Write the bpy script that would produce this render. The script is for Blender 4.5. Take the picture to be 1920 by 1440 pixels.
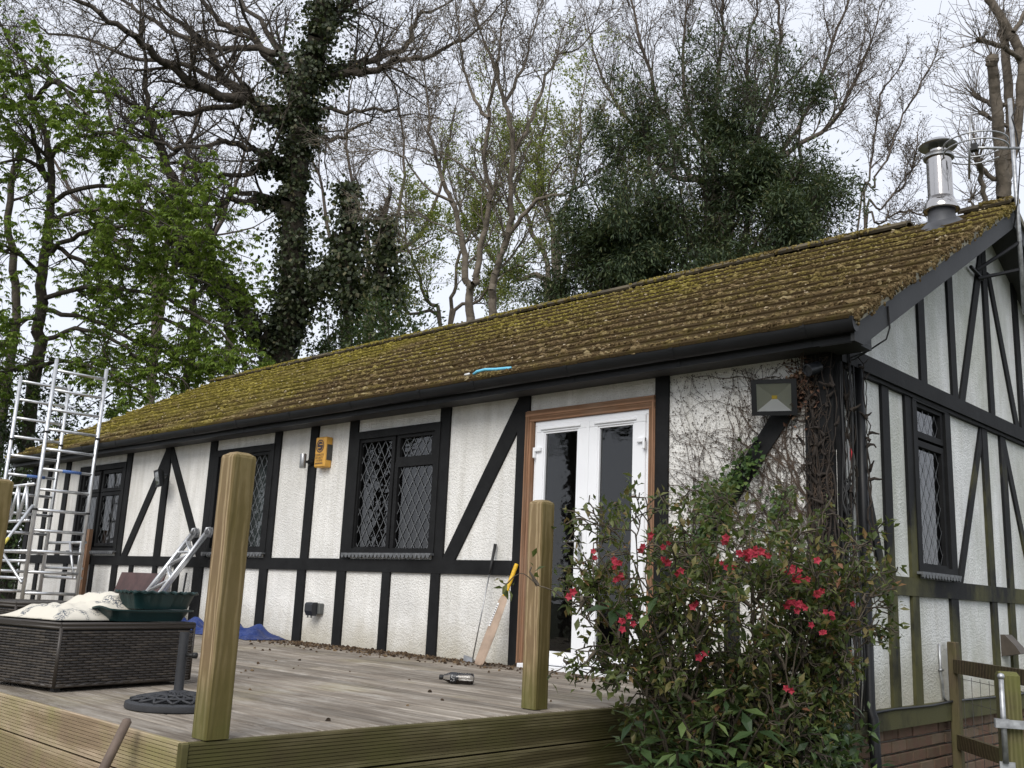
import bpy, math, random
import numpy as np
from mathutils import Matrix, Vector

for o in list(bpy.data.objects): bpy.data.objects.remove(o, do_unlink=True)
SC = bpy.context.scene
COL = SC.collection

# ------------------------------------------------------------------ camera
FPX = 1830.40
CAM = np.array([2.72453, -5.74826, 0.53669])
AX = np.array([[0.724137, 0.688273, 0.043661], [0.114421, -0.182332, 0.976557], [-0.680098, 0.702165, 0.210786]])
# re-orthonormalise
AX[2] /= np.linalg.norm(AX[2]); AX[0] -= AX[2] * AX[0].dot(AX[2]); AX[0] /= np.linalg.norm(AX[0]); AX[1] = np.cross(AX[2] * -1, AX[0])
cam = bpy.data.cameras.new('camera'); camo = bpy.data.objects.new('camera', cam); COL.objects.link(camo)
m = Matrix.Identity(4)
for i in range(3):
    m[i][0] = AX[0][i]; m[i][1] = AX[1][i]; m[i][2] = -AX[2][i]; m[i][3] = CAM[i]
camo.matrix_world = m
cam.sensor_fit = 'HORIZONTAL'; cam.sensor_width = 36; cam.lens = FPX / 1920 * 36
cam.clip_start = .05; cam.clip_end = 3000
SC.camera = camo

# ------------------------------------------------------------------ sky and sun (overcast, soft light from behind the viewer)
SUN_EL, SUN_AZ = math.radians(40), math.radians(158)      # azimuth measured from +y towards +x
W = bpy.data.worlds.new('World'); SC.world = W; W.use_nodes = True
nt = W.node_tree; nt.nodes.clear()
out = nt.nodes.new('ShaderNodeOutputWorld')
sky = nt.nodes.new('ShaderNodeTexSky'); sky.sky_type = 'NISHITA'; sky.sun_disc = False
sky.sun_elevation = SUN_EL; sky.sun_rotation = SUN_AZ
b1 = nt.nodes.new('ShaderNodeBackground'); b1.inputs[1].default_value = .10
nt.links.new(sky.outputs[0], b1.inputs[0])
b2 = nt.nodes.new('ShaderNodeBackground'); b2.inputs[0].default_value = (.84, .87, .95, 1); b2.inputs[1].default_value = .74
mx = nt.nodes.new('ShaderNodeMixShader'); mx.inputs[0].default_value = .88
nt.links.new(b1.outputs[0], mx.inputs[1]); nt.links.new(b2.outputs[0], mx.inputs[2]); nt.links.new(mx.outputs[0], out.inputs[0])
sun = bpy.data.lights.new('sun', 'SUN'); sun.energy = 1.5; sun.angle = math.radians(35); sun.color = (1, .96, .9)
suno = bpy.data.objects.new('sun', sun); COL.objects.link(suno)
sd = Vector((math.sin(SUN_AZ) * math.cos(SUN_EL), math.cos(SUN_AZ) * math.cos(SUN_EL), math.sin(SUN_EL)))
suno.rotation_euler = sd.to_track_quat('Z', 'Y').to_euler()
vs = SC.view_settings
vs.view_transform = 'Standard'; vs.look = 'None'; vs.exposure = .68; vs.gamma = 1; vs.use_curve_mapping = False

# ------------------------------------------------------------------ helpers
def ray(px, py):
    return AX[0] * ((px - 960) / FPX) - AX[1] * ((py - 720) / FPX) + AX[2]
def T(px, py, d):
    "point of the place seen at photo pixel (px,py), d metres deep"
    return CAM + ray(px, py) * d
def on(px, py, ax, val):
    r = ray(px, py); return CAM + r * ((val - CAM[ax]) / r[ax])

def tag(o, label=None, cat=None, group=None, kind=None):
    if label: o['label'] = label
    if cat: o['category'] = cat
    if group: o['group'] = group
    if kind: o['kind'] = kind
    return o
def thing(name, label, cat, loc=(0, 0, 0), group=None):
    o = bpy.data.objects.new(name, None); o.location = loc; o.empty_display_size = .1
    COL.objects.link(o); return tag(o, label, cat, group)
def link(o, parent):
    COL.objects.link(o)
    if parent is not None:
        o.parent = parent
        o.matrix_parent_inverse = Matrix.Translation(-parent.location)
    return o
def fastmesh(name, V, F, mat, smooth=False):
    V = np.asarray(V, np.float32).reshape(-1, 3)
    me = bpy.data.meshes.new(name)
    me.vertices.add(len(V)); me.vertices.foreach_set('co', V.ravel())
    if not isinstance(F, list): F = [F]
    F = [np.asarray(f, np.int32) for f in F if len(f)]
    nl = sum(f.size for f in F); npol = sum(len(f) for f in F)
    me.loops.add(nl); me.polygons.add(npol)
    me.loops.foreach_set('vertex_index', np.concatenate([f.ravel() for f in F]))
    tot = np.concatenate([np.full(len(f), f.shape[1], np.int32) for f in F])
    st = np.concatenate([[0], np.cumsum(tot)[:-1]]).astype(np.int32)
    me.polygons.foreach_set('loop_start', st); me.polygons.foreach_set('loop_total', tot)
    me.polygons.foreach_set('use_smooth', np.full(npol, smooth))
    me.materials.append(mat); me.update(calc_edges=True); me.validate()
    return me
class MB:
    "collects faces of one mesh"
    def __init__(s): s.v = []; s.f = []
    def add(s, V, F):
        n = len(s.v); s.v += [tuple(map(float, p)) for p in V]; s.f += [tuple(i + n for i in f) for f in F]; return s
    def hexa(s, P):
        "8 corners: bottom 4 ccw, top 4 ccw"
        return s.add(P, [(3, 2, 1, 0), (4, 5, 6, 7), (0, 1, 5, 4), (1, 2, 6, 5), (2, 3, 7, 6), (3, 0, 4, 7)])
    def box(s, a, b):
        x0, y0, z0 = np.minimum(a, b); x1, y1, z1 = np.maximum(a, b)
        return s.hexa([(x0, y0, z0), (x1, y0, z0), (x1, y1, z0), (x0, y1, z0), (x0, y0, z1), (x1, y0, z1), (x1, y1, z1), (x0, y1, z1)])
    def cbox(s, a, b, c=.004):
        "box with chamfered edges"
        a = np.minimum(a, b).astype(float) if False else np.minimum(a, b); b2 = np.maximum(np.array(a), b); a = np.array(a, float); b2 = np.array(b2, float)
        V = []; ix = {}
        for sx in (0, 1):
            for sy in (0, 1):
                for sz in (0, 1):
                    cc = [(a, b2)[k][j] for j, k in enumerate((sx, sy, sz))]
                    for k in range(3):
                        q = [cc[j] + (0 if j == k else (c if (sx, sy, sz)[j] == 0 else -c)) for j in range(3)]
                        ix[(sx, sy, sz, k)] = len(V); V.append(q)
        F = []
        for k in range(3):
            u, w = (k + 1) % 3, (k + 2) % 3
            for sd in (0, 1):
                def g(a1, b1):
                    t = [0, 0, 0]; t[k] = sd; t[u] = a1; t[w] = b1; return ix[(*t, k)]
                q = [g(0, 0), g(1, 0), g(1, 1), g(0, 1)]
                F.append(q if sd else q[::-1])
        for k in range(3):
            u, w = (k + 1) % 3, (k + 2) % 3
            for a1 in (0, 1):
                for b1 in (0, 1):
                    def g(kk, along):
                        t = [0, 0, 0]; t[k] = along; t[u] = a1; t[w] = b1; return ix[(*t, kk)]
                    q = [g(u, 0), g(u, 1), g(w, 1), g(w, 0)]
                    F.append(q if (a1 ^ b1) else q[::-1])
        for sx in (0, 1):
            for sy in (0, 1):
                for sz in (0, 1):
                    q = [ix[(sx, sy, sz, k)] for k in range(3)]
                    F.append(q if (sx + sy + sz) % 2 else q[::-1])
        return s.add(V, F)
    def prism(s, poly, ax, a, b):
        "polygon in the two axes other than ax, extruded along ax from a to b"
        o = [i for i in range(3) if i != ax]; n = len(poly); V = []
        for t in (a, b):
            for p in poly:
                q = [0, 0, 0]; q[ax] = t; q[o[0]] = p[0]; q[o[1]] = p[1]; V.append(q)
        F = [tuple(range(n))[::-1], tuple(range(n, 2 * n))] + [(i, (i + 1) % n, n + (i + 1) % n, n + i) for i in range(n)]
        return s.add(V, F)
    def tube(s, pts, r, k=8, cap=True):
        pts = [np.array(p, float) for p in pts]; n = len(pts)
        rs = r if hasattr(r, '__len__') else [r] * n
        t0 = pts[1] - pts[0]; ref = np.array([0, 0, 1.]) if abs(t0[2]) < .9 * np.linalg.norm(t0) else np.array([1., 0, 0])
        V = []
        for i, p in enumerate(pts):
            t = pts[min(i + 1, n - 1)] - pts[max(i - 1, 0)]; t /= np.linalg.norm(t) + 1e-12
            u = ref - t * ref.dot(t); u /= np.linalg.norm(u) + 1e-12; ref = u; w = np.cross(t, u)
            for j in range(k):
                a = 2 * math.pi * j / k; V.append(p + rs[i] * (math.cos(a) * u + math.sin(a) * w))
        F = [(i * k + j, i * k + (j + 1) % k, (i + 1) * k + (j + 1) % k, (i + 1) * k + j) for i in range(n - 1) for j in range(k)]
        if cap: F += [tuple(range(k))[::-1], tuple(range((n - 1) * k, n * k))]
        return s.add(V, F)
    def lathe(s, c, prof, k=24, axis=(0, 0, 1)):
        "profile [(r,h)] round an axis through c"
        a = np.array(axis, float); a /= np.linalg.norm(a); u = np.cross(a, (0, 1, 0) if abs(a[1]) < .9 else (1, 0, 0)); u /= np.linalg.norm(u); w = np.cross(a, u); c = np.array(c, float)
        V = [c + a * h + r * (math.cos(2 * math.pi * j / k) * u + math.sin(2 * math.pi * j / k) * w) for r, h in prof for j in range(k)]
        n = len(prof)
        F = [(i * k + j, i * k + (j + 1) % k, (i + 1) * k + (j + 1) % k, (i + 1) * k + j) for i in range(n - 1) for j in range(k)]
        return s.add(V, F)
    def build(s, name, mat, parent=None, smooth=False):
        me = bpy.data.meshes.new(name); me.from_pydata(s.v, [], s.f); me.materials.append(mat)
        if smooth: me.polygons.foreach_set('use_smooth', np.ones(len(me.polygons), bool))
        me.update(); return link(bpy.data.objects.new(name, me), parent)
def rbox(a, b): return MB().box(a, b)
def smooth_by_angle(o, deg=40):
    me = o.data
    me.polygons.foreach_set('use_smooth', np.ones(len(me.polygons), bool))
    me.set_sharp_from_angle(angle=math.radians(deg)); return o

# ------------------------------------------------------------------ materials
MAT = {}
def newmat(name):
    m = bpy.data.materials.new(name); m.use_nodes = True; MAT[name] = m
    return m, m.node_tree, m.node_tree.nodes['Principled BSDF']
class N:
    "tiny node helper"
    def __init__(s, nt): s.nt = nt
    def n(s, t, **kw):
        x = s.nt.nodes.new('ShaderNode' + t)
        for k, v in kw.items(): setattr(x, k, v)
        return x
    def l(s, a, b): s.nt.links.new(a, b)
    def coord(s, out='Object', scale=(1, 1, 1), rot=(0, 0, 0)):
        c = s.n('TexCoord'); mp = s.n('Mapping'); mp.inputs['Scale'].default_value = scale; mp.inputs['Rotation'].default_value = rot
        s.l(c.outputs[out], mp.inputs[0]); return mp.outputs[0]
    def noise(s, vec, scale, detail=4, rough=.55, dist=0):
        x = s.n('TexNoise'); x.inputs['Scale'].default_value = scale; x.inputs['Detail'].default_value = detail; x.inputs['Roughness'].default_value = rough; x.inputs['Distortion'].default_value = dist
        s.l(vec, x.inputs['Vector']); return x.outputs[0]
    def ramp(s, fac, stops):
        x = s.n('ValToRGB'); e = x.color_ramp.elements
        while len(e) > 1: e.remove(e[-1])
        e[0].position = stops[0][0]; e[0].color = col(stops[0][1])
        for p, c in stops[1:]:
            k = e.new(p); k.color = col(c)
        s.l(fac, x.inputs[0]); return x.outputs[0]
    def mix(s, fac, a, b, mode='MIX'):
        x = s.n('MixRGB', blend_type=mode)
        for i, v in enumerate((fac, a, b)):
            if hasattr(v, 'node'): s.l(v, x.inputs[i])
            else: x.inputs[i].default_value = v if i == 0 else col(v)
        return x.outputs[0]
    def math(s, op, a, b=0.):
        x = s.n('Math', operation=op)
        for i, v in enumerate((a, b)):
            if hasattr(v, 'node'): s.l(v, x.inputs[i])
            else: x.inputs[i].default_value = v
        return x.outputs[0]
    def bump(s, h, bsdf, strength=.3, dist=.01):
        x = s.n('Bump'); x.inputs['Strength'].default_value = strength; x.inputs['Distance'].default_value = dist
        s.l(h, x.inputs['Height']); s.l(x.outputs[0], bsdf.inputs['Normal'])
def col(c):
    if not hasattr(c, '__len__'): c = (c, c, c)
    return (*c, 1) if len(c) == 3 else tuple(c)

def plain(name, c, rough=.6, metal=0., spec=.5, var=0., scale=8., bump=0., bscale=60., bd=.004):
    m, t, b = newmat(name); h = N(t)
    b.inputs['Roughness'].default_value = rough; b.inputs['Metallic'].default_value = metal; b.inputs['Specular IOR Level'].default_value = spec
    vec = h.coord()
    if var:
        f = h.noise(vec, scale, 5); lo = tuple(max(0, x * (1 - var)) for x in c); hi = tuple(min(1, x * (1 + var)) for x in c)
        h.l(h.ramp(f, [(.3, lo), (.7, hi)]), b.inputs['Base Color'])
    else: b.inputs['Base Color'].default_value = col(c)
    if bump: h.bump(h.noise(vec, bscale, 3), b, bump, bd)
    return m

def render_mat(name, base, algae):
    m, t, b = newmat(name); h = N(t); vec = h.coord()
    b.inputs['Roughness'].default_value = .95; b.inputs['Specular IOR Level'].default_value = .15
    v1 = h.noise(vec, 1.6, 6, .65)
    streak = h.noise(h.coord(scale=(6, 6, .7)), 1.3, 5, .6)
    c = h.ramp(v1, [(.3, tuple(x * .78 for x in base)), (.62, base)])
    c = h.mix(h.ramp(streak, [(.44, 0.), (.72, .75)]), c, tuple(x * k for x, k in zip(base, (.70, .69, .66))))
    sp = h.noise(vec, 95, 2, .7)
    c = h.mix(h.ramp(sp, [(.28, .75), (.44, 0.)]), c, tuple(x * .45 for x in base))
    # damp staining towards the foot of the wall, with an edge of its own
    sep = h.n('SeparateXYZ'); h.l(h.coord(), sep.inputs[0])
    z = h.math('ADD', sep.outputs[2], h.math('MULTIPLY', h.noise(vec, 2.3, 5, .7), .7))
    c = h.mix(h.ramp(z, [(.30, .75), (.72, 0.)]), c, (.46, .42, .32))
    if algae:
        a = h.noise(h.coord(scale=(1.2, 1.2, .45)), 1.1, 6, .7)
        c = h.mix(h.ramp(a, [(.42, 0.), (.68, .62)]), c, (.38, .40, .31))
    h.l(c, b.inputs['Base Color'])
    vo = h.n('TexVoronoi'); vo.inputs['Scale'].default_value = 60; h.l(vec, vo.inputs['Vector'])
    bmp = h.math('ADD', h.noise(vec, 110, 3, .7), h.math('MULTIPLY', vo.outputs['Distance'], .6))
    h.bump(bmp, b, 1., .009)
    return m
render_mat('render_front', (.92, .905, .865), False)
render_mat('render_gable', (.88, .89, .87), True)

def timber_mat(name, algae):
    m, t, b = newmat(name); h = N(t); vec = h.coord()
    b.inputs['Roughness'].default_value = .7; b.inputs['Specular IOR Level'].default_value = .2
    c = h.ramp(h.noise(vec, 5, 6, .7), [(.3, (.006, .006, .0065)), (.7, (.015, .0155, .016))])
    if algae:
        a = h.noise(h.coord(scale=(1, 1, .6)), 1.4, 6, .7)
        sep = h.n('SeparateXYZ'); h.l(h.coord(), sep.inputs[0])
        g = h.math('SUBTRACT', a, h.math('MULTIPLY', sep.outputs[2], .16))
        g = h.math('ADD', g, h.math('MULTIPLY', sep.outputs[1], .035))
        c = h.mix(h.ramp(g, [(.40, 0.), (.56, .9)]), c, (.085, .082, .035))
    h.l(c, b.inputs['Base Color'])
    h.bump(h.noise(h.coord(scale=(1, 1, 1)), 45, 5, .7), b, .35, .004)
    return m
timber_mat('timber', False); timber_mat('timber_gable', True)
plain('black_plastic', (.008, .0085, .0095), .45, spec=.3, var=.3, scale=6)
plain('barge_paint', (.026, .027, .028), .6, spec=.3, var=.25, scale=3, bump=.15, bscale=30)
plain('fascia_paint', (.014, .0145, .016), .5, spec=.3, var=.25, scale=3, bump=.1, bscale=30)
plain('soffit_paint', (.045, .045, .045), .7, var=.2)
plain('interior', (.05, .048, .045), .9, var=.4, scale=2)
plain('curtain', (.38, .42, .42), .9, var=.15, scale=2)
plain('lead', (.105, .11, .115), .55, var=.2, scale=20)
plain('sill_lead', (.11, .115, .12), .6, var=.5, scale=30, bump=.4, bscale=40)
plain('upvc', (.84, .85, .87), .3, var=.04, scale=2)
plain('alu', (.66, .67, .68), .38, metal=.85, var=.18, scale=9, bump=.1, bscale=40)
plain('alu_painted', (.80, .80, .80), .4, var=.1)
plain('steel', (.50, .48, .46), .14, metal=1., var=.08, scale=5, bump=.05, bscale=6, bd=.02)
plain('steel_dull', (.40, .40, .40), .35, metal=.9, var=.25, scale=14)
plain('lead_flashing', (.060, .062, .068), .5, var=.3, scale=9, bump=.2, bscale=20)
plain('galv', (.42, .43, .44), .45, metal=.7, var=.35, scale=25)
plain('iron', (.026, .027, .030), .6, var=.25, scale=12, bump=.2, bscale=80)
plain('blue_tarp', (.016, .036, .15), .45, var=.35, scale=6, bump=.5, bscale=25, bd=.02)
plain('green_plastic', (.010, .033, .033), .38, var=.15, scale=4)
plain('yellow_box', (.62, .33, .05), .45, var=.12, scale=12)
plain('yellow_grip', (.72, .43, .02), .6, var=.25, scale=40)
plain('print_dark', (.03, .02, .03), .5)
plain('print_white', (.8, .8, .78), .5)
plain('print_blue', (.06, .14, .38), .45)
plain('print_yellow', (.75, .65, .12), .5)
plain('smoke_lens', (.045, .045, .04), .2, var=.3)
plain('socket_dark', (.018, .020, .024), .4)
plain('socket_grey', (.10, .105, .10), .5, var=.2)
plain('cowl_brown', (.075, .060, .045), .6, var=.2, scale=10)
plain('red_rag', (.45, .02, .03), .7)
plain('blue_hose', (.16, .55, .75), .35)
plain('brown_board', (.075, .040, .038), .5, var=.35, scale=8, bump=.1)
plain('mortar', (.20, .185, .16), .95, var=.3, scale=14, bump=.5, bscale=60)
plain('verge_mortar', (.17, .16, .12), .95, var=.45, scale=9, bump=.7, bscale=50, bd=.01)
plain('willow_wood', (.36, .265, .195), .55, var=.25, scale=9)
plain('handle_wood', (.135, .098, .075), .7, var=.3, scale=14, bump=.2)
plain('wire', (.10, .095, .085), .6, metal=.3)
plain('rubber', (.012, .012, .012), .6)
plain('cola', (.018, .006, .004), .15)
plain('reflector', (.42, .43, .36), .35, metal=.2)
plain('led', (.75, .52, .03), .5)
plain('reflector_lit', (.82, .83, .83), .45)  # lighter copy of reflector: sky light on the lower face put into its colour

def glass_mat(name, tint, rough=.02, wave=.09):
    m, t, b = newmat(name); h = N(t); t.nodes.remove(b)
    tr = h.n('BsdfTransparent'); tr.inputs[0].default_value = col(tint)
    gl = h.n('BsdfGlossy'); gl.inputs['Roughness'].default_value = rough
    fr = h.n('Fresnel'); fr.inputs[0].default_value = 1.52
    nz = h.noise(h.coord(scale=(1, 1, 2.2)), 5.5, 2, .5)
    bp = h.n('Bump'); bp.inputs['Strength'].default_value = wave; bp.inputs['Distance'].default_value = .02
    h.l(nz, bp.inputs['Height']); h.l(bp.outputs[0], gl.inputs['Normal']); h.l(bp.outputs[0], fr.inputs['Normal'])
    k = h.math('ADD', h.math('MULTIPLY', fr.outputs[0], 1.25), .02)
    mxn = h.n('MixShader'); h.l(k, mxn.inputs[0]); h.l(tr.outputs[0], mxn.inputs[1]); h.l(gl.outputs[0], mxn.inputs[2])
    h.l(mxn.outputs[0], t.nodes['Material Output'].inputs[0]); return m
glass_mat('glass', (.55, .58, .58)); glass_mat('door_glass', (.5, .52, .52), .03, .05); glass_mat('clear_plastic', (.93, .93, .92), .15); glass_mat('lamp_glass', (.95, .95, .95), .05)

def wood_mat(name, light, dark, green, gfac, axis='Z', rings=9., rough=.8, foot=False, lng=.10, rot=(0, 0, 0)):
    m, t, b = newmat(name); h = N(t)
    b.inputs['Roughness'].default_value = rough; b.inputs['Specular IOR Level'].default_value = .2
    sc = {'Z': (1, 1, lng), 'X': (lng, 1, 1), 'Y': (1, lng, 1)}[axis]
    vec = h.coord(scale=sc, rot=rot)
    w = h.n('TexWave', wave_type='RINGS', rings_direction=axis); w.inputs['Scale'].default_value = rings; w.inputs['Distortion'].default_value = 3.5; w.inputs['Detail'].default_value = 3; w.inputs['Detail Scale'].default_value = 1.2
    h.l(vec, w.inputs['Vector'])
    c = h.ramp(w.outputs[0], [(.1, tuple(x * .8 for x in dark)), (.45, dark), (.8, light)])
    fine = h.noise(vec, 60, 4, .7)
    c = h.mix(h.ramp(fine, [(.35, .45), (.6, 0.)]), c, tuple(x * .62 for x in dark))
    blot = h.noise(h.coord(), 2.2, 5, .65)
    c = h.mix(h.ramp(blot, [(.42, 0.), (.66, gfac)]), c, green)
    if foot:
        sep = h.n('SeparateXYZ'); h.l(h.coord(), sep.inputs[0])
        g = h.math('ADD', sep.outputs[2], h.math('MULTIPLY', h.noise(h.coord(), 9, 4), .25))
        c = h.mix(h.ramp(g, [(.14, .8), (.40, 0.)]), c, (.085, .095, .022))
        # algae grows on the +x face
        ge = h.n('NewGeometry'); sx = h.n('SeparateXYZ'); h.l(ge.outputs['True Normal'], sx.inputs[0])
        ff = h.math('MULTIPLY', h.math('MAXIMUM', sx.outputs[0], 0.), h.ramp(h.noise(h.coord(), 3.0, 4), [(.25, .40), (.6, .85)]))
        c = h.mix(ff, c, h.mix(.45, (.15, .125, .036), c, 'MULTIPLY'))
    h.l(c, b.inputs['Base Color'])
    h.bump(h.math('ADD', fine, w.outputs[0]), b, .25, .003)
    return m
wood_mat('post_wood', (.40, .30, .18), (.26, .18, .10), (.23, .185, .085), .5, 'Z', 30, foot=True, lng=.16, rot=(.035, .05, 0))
wood_mat('fascia_front', (.46, .36, .25), (.30, .22, .14), (.27, .25, .10), .75, 'X', 10)
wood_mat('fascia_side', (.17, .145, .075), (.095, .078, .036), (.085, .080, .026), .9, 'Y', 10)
wood_mat('fence_wood', (.115, .088, .055), (.068, .050, .032), (.105, .10, .040), .8, 'Z', 24, lng=.15, rot=(.03, .04, 0))
wood_mat('gate_wood', (.15, .13, .07), (.09, .075, .04), (.125, .13, .038), .85, 'Z', 24, lng=.15, rot=(.03, .04, 0))
wood_mat('rail_wood', (.10, .075, .045), (.055, .040, .026), (.085, .08, .035), .6, 'X', 10)
wood_mat('architrave', (.33, .185, .11), (.20, .11, .062), (.24, .16, .11), .5, 'Z', 7)
wood_mat('architrave_head', (.33, .185, .11), (.20, .11, .062), (.24, .16, .11), .5, 'X', 7)

def deck_mat():
    m, t, b = newmat('deck_board'); h = N(t)
    b.inputs['Roughness'].default_value = .85; b.inputs['Specular IOR Level'].default_value = .2
    oi = h.n('ObjectInfo'); cs = h.n('CombineXYZ'); h.l(h.math('MULTIPLY', oi.outputs['Random'], 37.), cs.inputs[0]); h.l(h.math('MULTIPLY', oi.outputs['Random'], 11.), cs.inputs[1])
    va = h.n('VectorMath', operation='ADD'); h.l(h.coord(scale=(.55, 9, 1)), va.inputs[0]); h.l(cs.outputs[0], va.inputs[1])
    streak = h.noise(va.outputs[0], 3.2, 7, .68, .4)
    c = h.ramp(streak, [(.25, (.070, .058, .047)), (.43, (.215, .182, .145)), (.60, (.36, .32, .268)), (.8, (.56, .52, .46))])
    stain = h.noise(h.coord(), 1.1, 5, .6)
    c = h.mix(h.ramp(stain, [(.46, 0.), (.66, .7)]), c, (.14, .115, .090))
    gr = h.noise(h.coord(), .7, 5, .6)
    c = h.mix(h.ramp(gr, [(.52, 0.), (.68, .35)]), c, (.36, .32, .13))
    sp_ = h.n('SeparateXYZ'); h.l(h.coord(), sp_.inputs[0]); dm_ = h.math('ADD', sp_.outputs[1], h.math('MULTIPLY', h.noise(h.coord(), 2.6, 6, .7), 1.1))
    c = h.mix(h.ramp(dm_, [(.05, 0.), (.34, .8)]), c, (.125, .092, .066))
    gz_ = h.noise(h.coord(scale=(.8, 2.5, 1)), 2.4, 7, .75); c = h.mix(h.ramp(gz_, [(.52, 0.), (.68, .55)]), c, (.50, .47, .42))
    hs = h.n('HueSaturation'); h.l(c, hs.inputs['Color']); h.l(h.math('ADD', h.math('MULTIPLY', oi.outputs['Random'], .5), .66), hs.inputs['Value'])
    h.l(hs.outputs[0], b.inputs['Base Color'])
    w = h.n('TexWave', wave_type='BANDS', bands_direction='Y'); w.inputs['Scale'].default_value = 22; h.l(h.coord(), w.inputs['Vector'])
    h.bump(h.math('ADD', h.math('MULTIPLY', w.outputs[0], .5), streak), b, .5, .004)
deck_mat()

def island_mat(name, stops, rough=.8, trans=0., spec=.3, patch=None, bump=0.):
    "colour that differs from leaf to leaf (or clump to clump)"
    m, t, b = newmat(name); h = N(t)
    b.inputs['Roughness'].default_value = rough; b.inputs['Specular IOR Level'].default_value = spec
    g = h.n('NewGeometry'); c = h.ramp(g.outputs['Random Per Island'], stops)
    if patch:
        f = h.noise(h.coord(scale=patch[0]), patch[1], 4, .6); c = h.mix(h.ramp(f, [(patch[2], 0.), (patch[3], patch[4])]), c, patch[5], patch[6] if len(patch) > 6 else 'MIX')
    h.l(c, b.inputs['Base Color'])
    if bump: h.bump(h.noise(h.coord(), 300, 2), b, bump, .003)
    if trans:
        tl = h.n('BsdfTranslucent'); h.l(h.mix(.5, c, (.30, .42, .06)), tl.inputs[0])
        mxn = h.n('MixShader'); mxn.inputs[0].default_value = trans
        h.l(b.outputs[0], mxn.inputs[1]); h.l(tl.outputs[0], mxn.inputs[2]); h.l(mxn.outputs[0], t.nodes['Material Output'].inputs[0])
    return m
island_mat('chestnut_leaf', [(0, (.075, .130, .020)), (.5, (.150, .225, .036)), (1, (.240, .310, .062))], .5, .42)
island_mat('ivy_leaf', [(0, (.020, .029, .014)), (.55, (.050, .066, .031)), (.88, (.095, .108, .056)), (1, (.17, .15, .09))], .42, .08)
island_mat('ivy_wall_leaf', [(0, (.020, .045, .014)), (.6, (.050, .095, .026)), (1, (.12, .17, .045))], .45, .2)
island_mat('yew_needle', [(0, (.026, .041, .023)), (.6, (.056, .084, .040)), (.9, (.095, .120, .052)), (1, (.135, .13, .06))], .6, .08)
island_mat('laurel_leaf', [(0, (.022, .045, .018)), (.6, (.055, .085, .035)), (.9, (.12, .14, .06)), (1, (.26, .24, .13))], .4, .15)
island_mat('spring_leaf', [(0, (.14, .19, .035)), (.6, (.24, .27, .06)), (1, (.36, .36, .12))], .6, .4)
island_mat('bud_brown', [(0, (.06, .045, .03)), (.6, (.10, .075, .045)), (1, (.17, .14, .06))], .8)
island_mat('quince_leaf', [(0, (.030, .046, .016)), (.4, (.065, .085, .026)), (.75, (.11, .125, .040)), (.92, (.17, .13, .05)), (1, (.20, .085, .05))], .45, .2)
island_mat('quince_flower', [(0, (.20, .008, .022)), (.6, (.33, .014, .040)), (1, (.46, .05, .08))], .6, .15)
island_mat('rhodo_leaf', [(0, (.022, .042, .018)), (.6, (.048, .080, .030)), (.9, (.085, .125, .042)), (1, (.15, .20, .06))], .38, .12)
island_mat('hedge_leaf', [(0, (.008, .016, .006)), (.6, (.020, .038, .012)), (1, (.055, .085, .025))], .5, .1)
island_mat('dead_leaf', [(0, (.050, .026, .018)), (.5, (.12, .060, .038)), (1, (.25, .17, .11))], .85)
island_mat('debris', [(0, (.030, .020, .012)), (.6, (.085, .055, .032)), (1, (.20, .14, .08))], .95)
island_mat('fleck', [(0, (.20, .15, .09)), (.6, (.32, .25, .16)), (1, (.52, .45, .33))], .9)
island_mat('grass', [(0, (.03, .05, .012)), (1, (.08, .11, .03))], .8)
def moss_mat(name, k=1.):
    m, t, b = newmat(name); h = N(t); b.inputs['Roughness'].default_value = 1.; b.inputs['Specular IOR Level'].default_value = .05
    g = h.n('NewGeometry'); s = lambda c: tuple(x * k for x in c)
    green = h.ramp(g.outputs['Random Per Island'], [(0, s((.095, .078, .018))), (.5, s((.180, .148, .032))), (1, s((.27, .225, .056)))])
    brown = h.ramp(g.outputs['Random Per Island'], [(0, s((.055, .037, .018))), (.5, s((.125, .088, .044))), (.9, s((.20, .150, .078))), (1, s((.28, .225, .125)))])
    vec = h.coord()
    sep = h.n('SeparateXYZ'); h.l(vec, sep.inputs[0])
    f = h.math('ADD', h.math('MULTIPLY', h.noise(vec, .75, 6, .7), 1.25), h.math('MULTIPLY', h.noise(vec, 4.5, 4, .6), .45))
    f = h.math('ADD', f, h.math('MULTIPLY', sep.outputs[0], -.026))       # older, greener moss towards the far end
    f = h.math('ADD', f, h.math('MULTIPLY', sep.outputs[1], .085))        # and towards the ridge
    c = h.mix(h.ramp(h.math('MULTIPLY', f, .6), [(.54, 0.), (.78, 1.)]), brown, green)
    h.l(c, b.inputs['Base Color']); h.bump(h.noise(vec, 190, 4, .75), b, 1., .014)
moss_mat('moss', 1.42); moss_mat('mossy_tile', .8)
plain('ridge_tile_mat', (.075, .060, .036), .95, var=.6, scale=5, bump=.5, bscale=40, bd=.008)
plain('bark_dark', (.070, .058, .045), .95, var=.45, scale=6, bump=.8, bscale=16, bd=.03)
plain('bark_grey', (.155, .130, .102), .95, var=.4, scale=5, bump=.6, bscale=20, bd=.02)
plain('bark_twig', (.115, .092, .074), .95, var=.3, scale=3)
plain('bark_light', (.15, .125, .098), .95, var=.35, scale=6, bump=.6, bscale=20, bd=.02)
plain('vine', (.060, .042, .030), .95, var=.5, scale=12)
plain('old_vine', (.030, .023, .018), .95, var=.5, scale=14)
plain('bush_stem', (.085, .068, .048), .9, var=.5, scale=9)
plain('ground_mat', (.045, .05, .022), 1., var=.5, scale=1.5, bump=.6, bscale=20, bd=.03)

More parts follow.
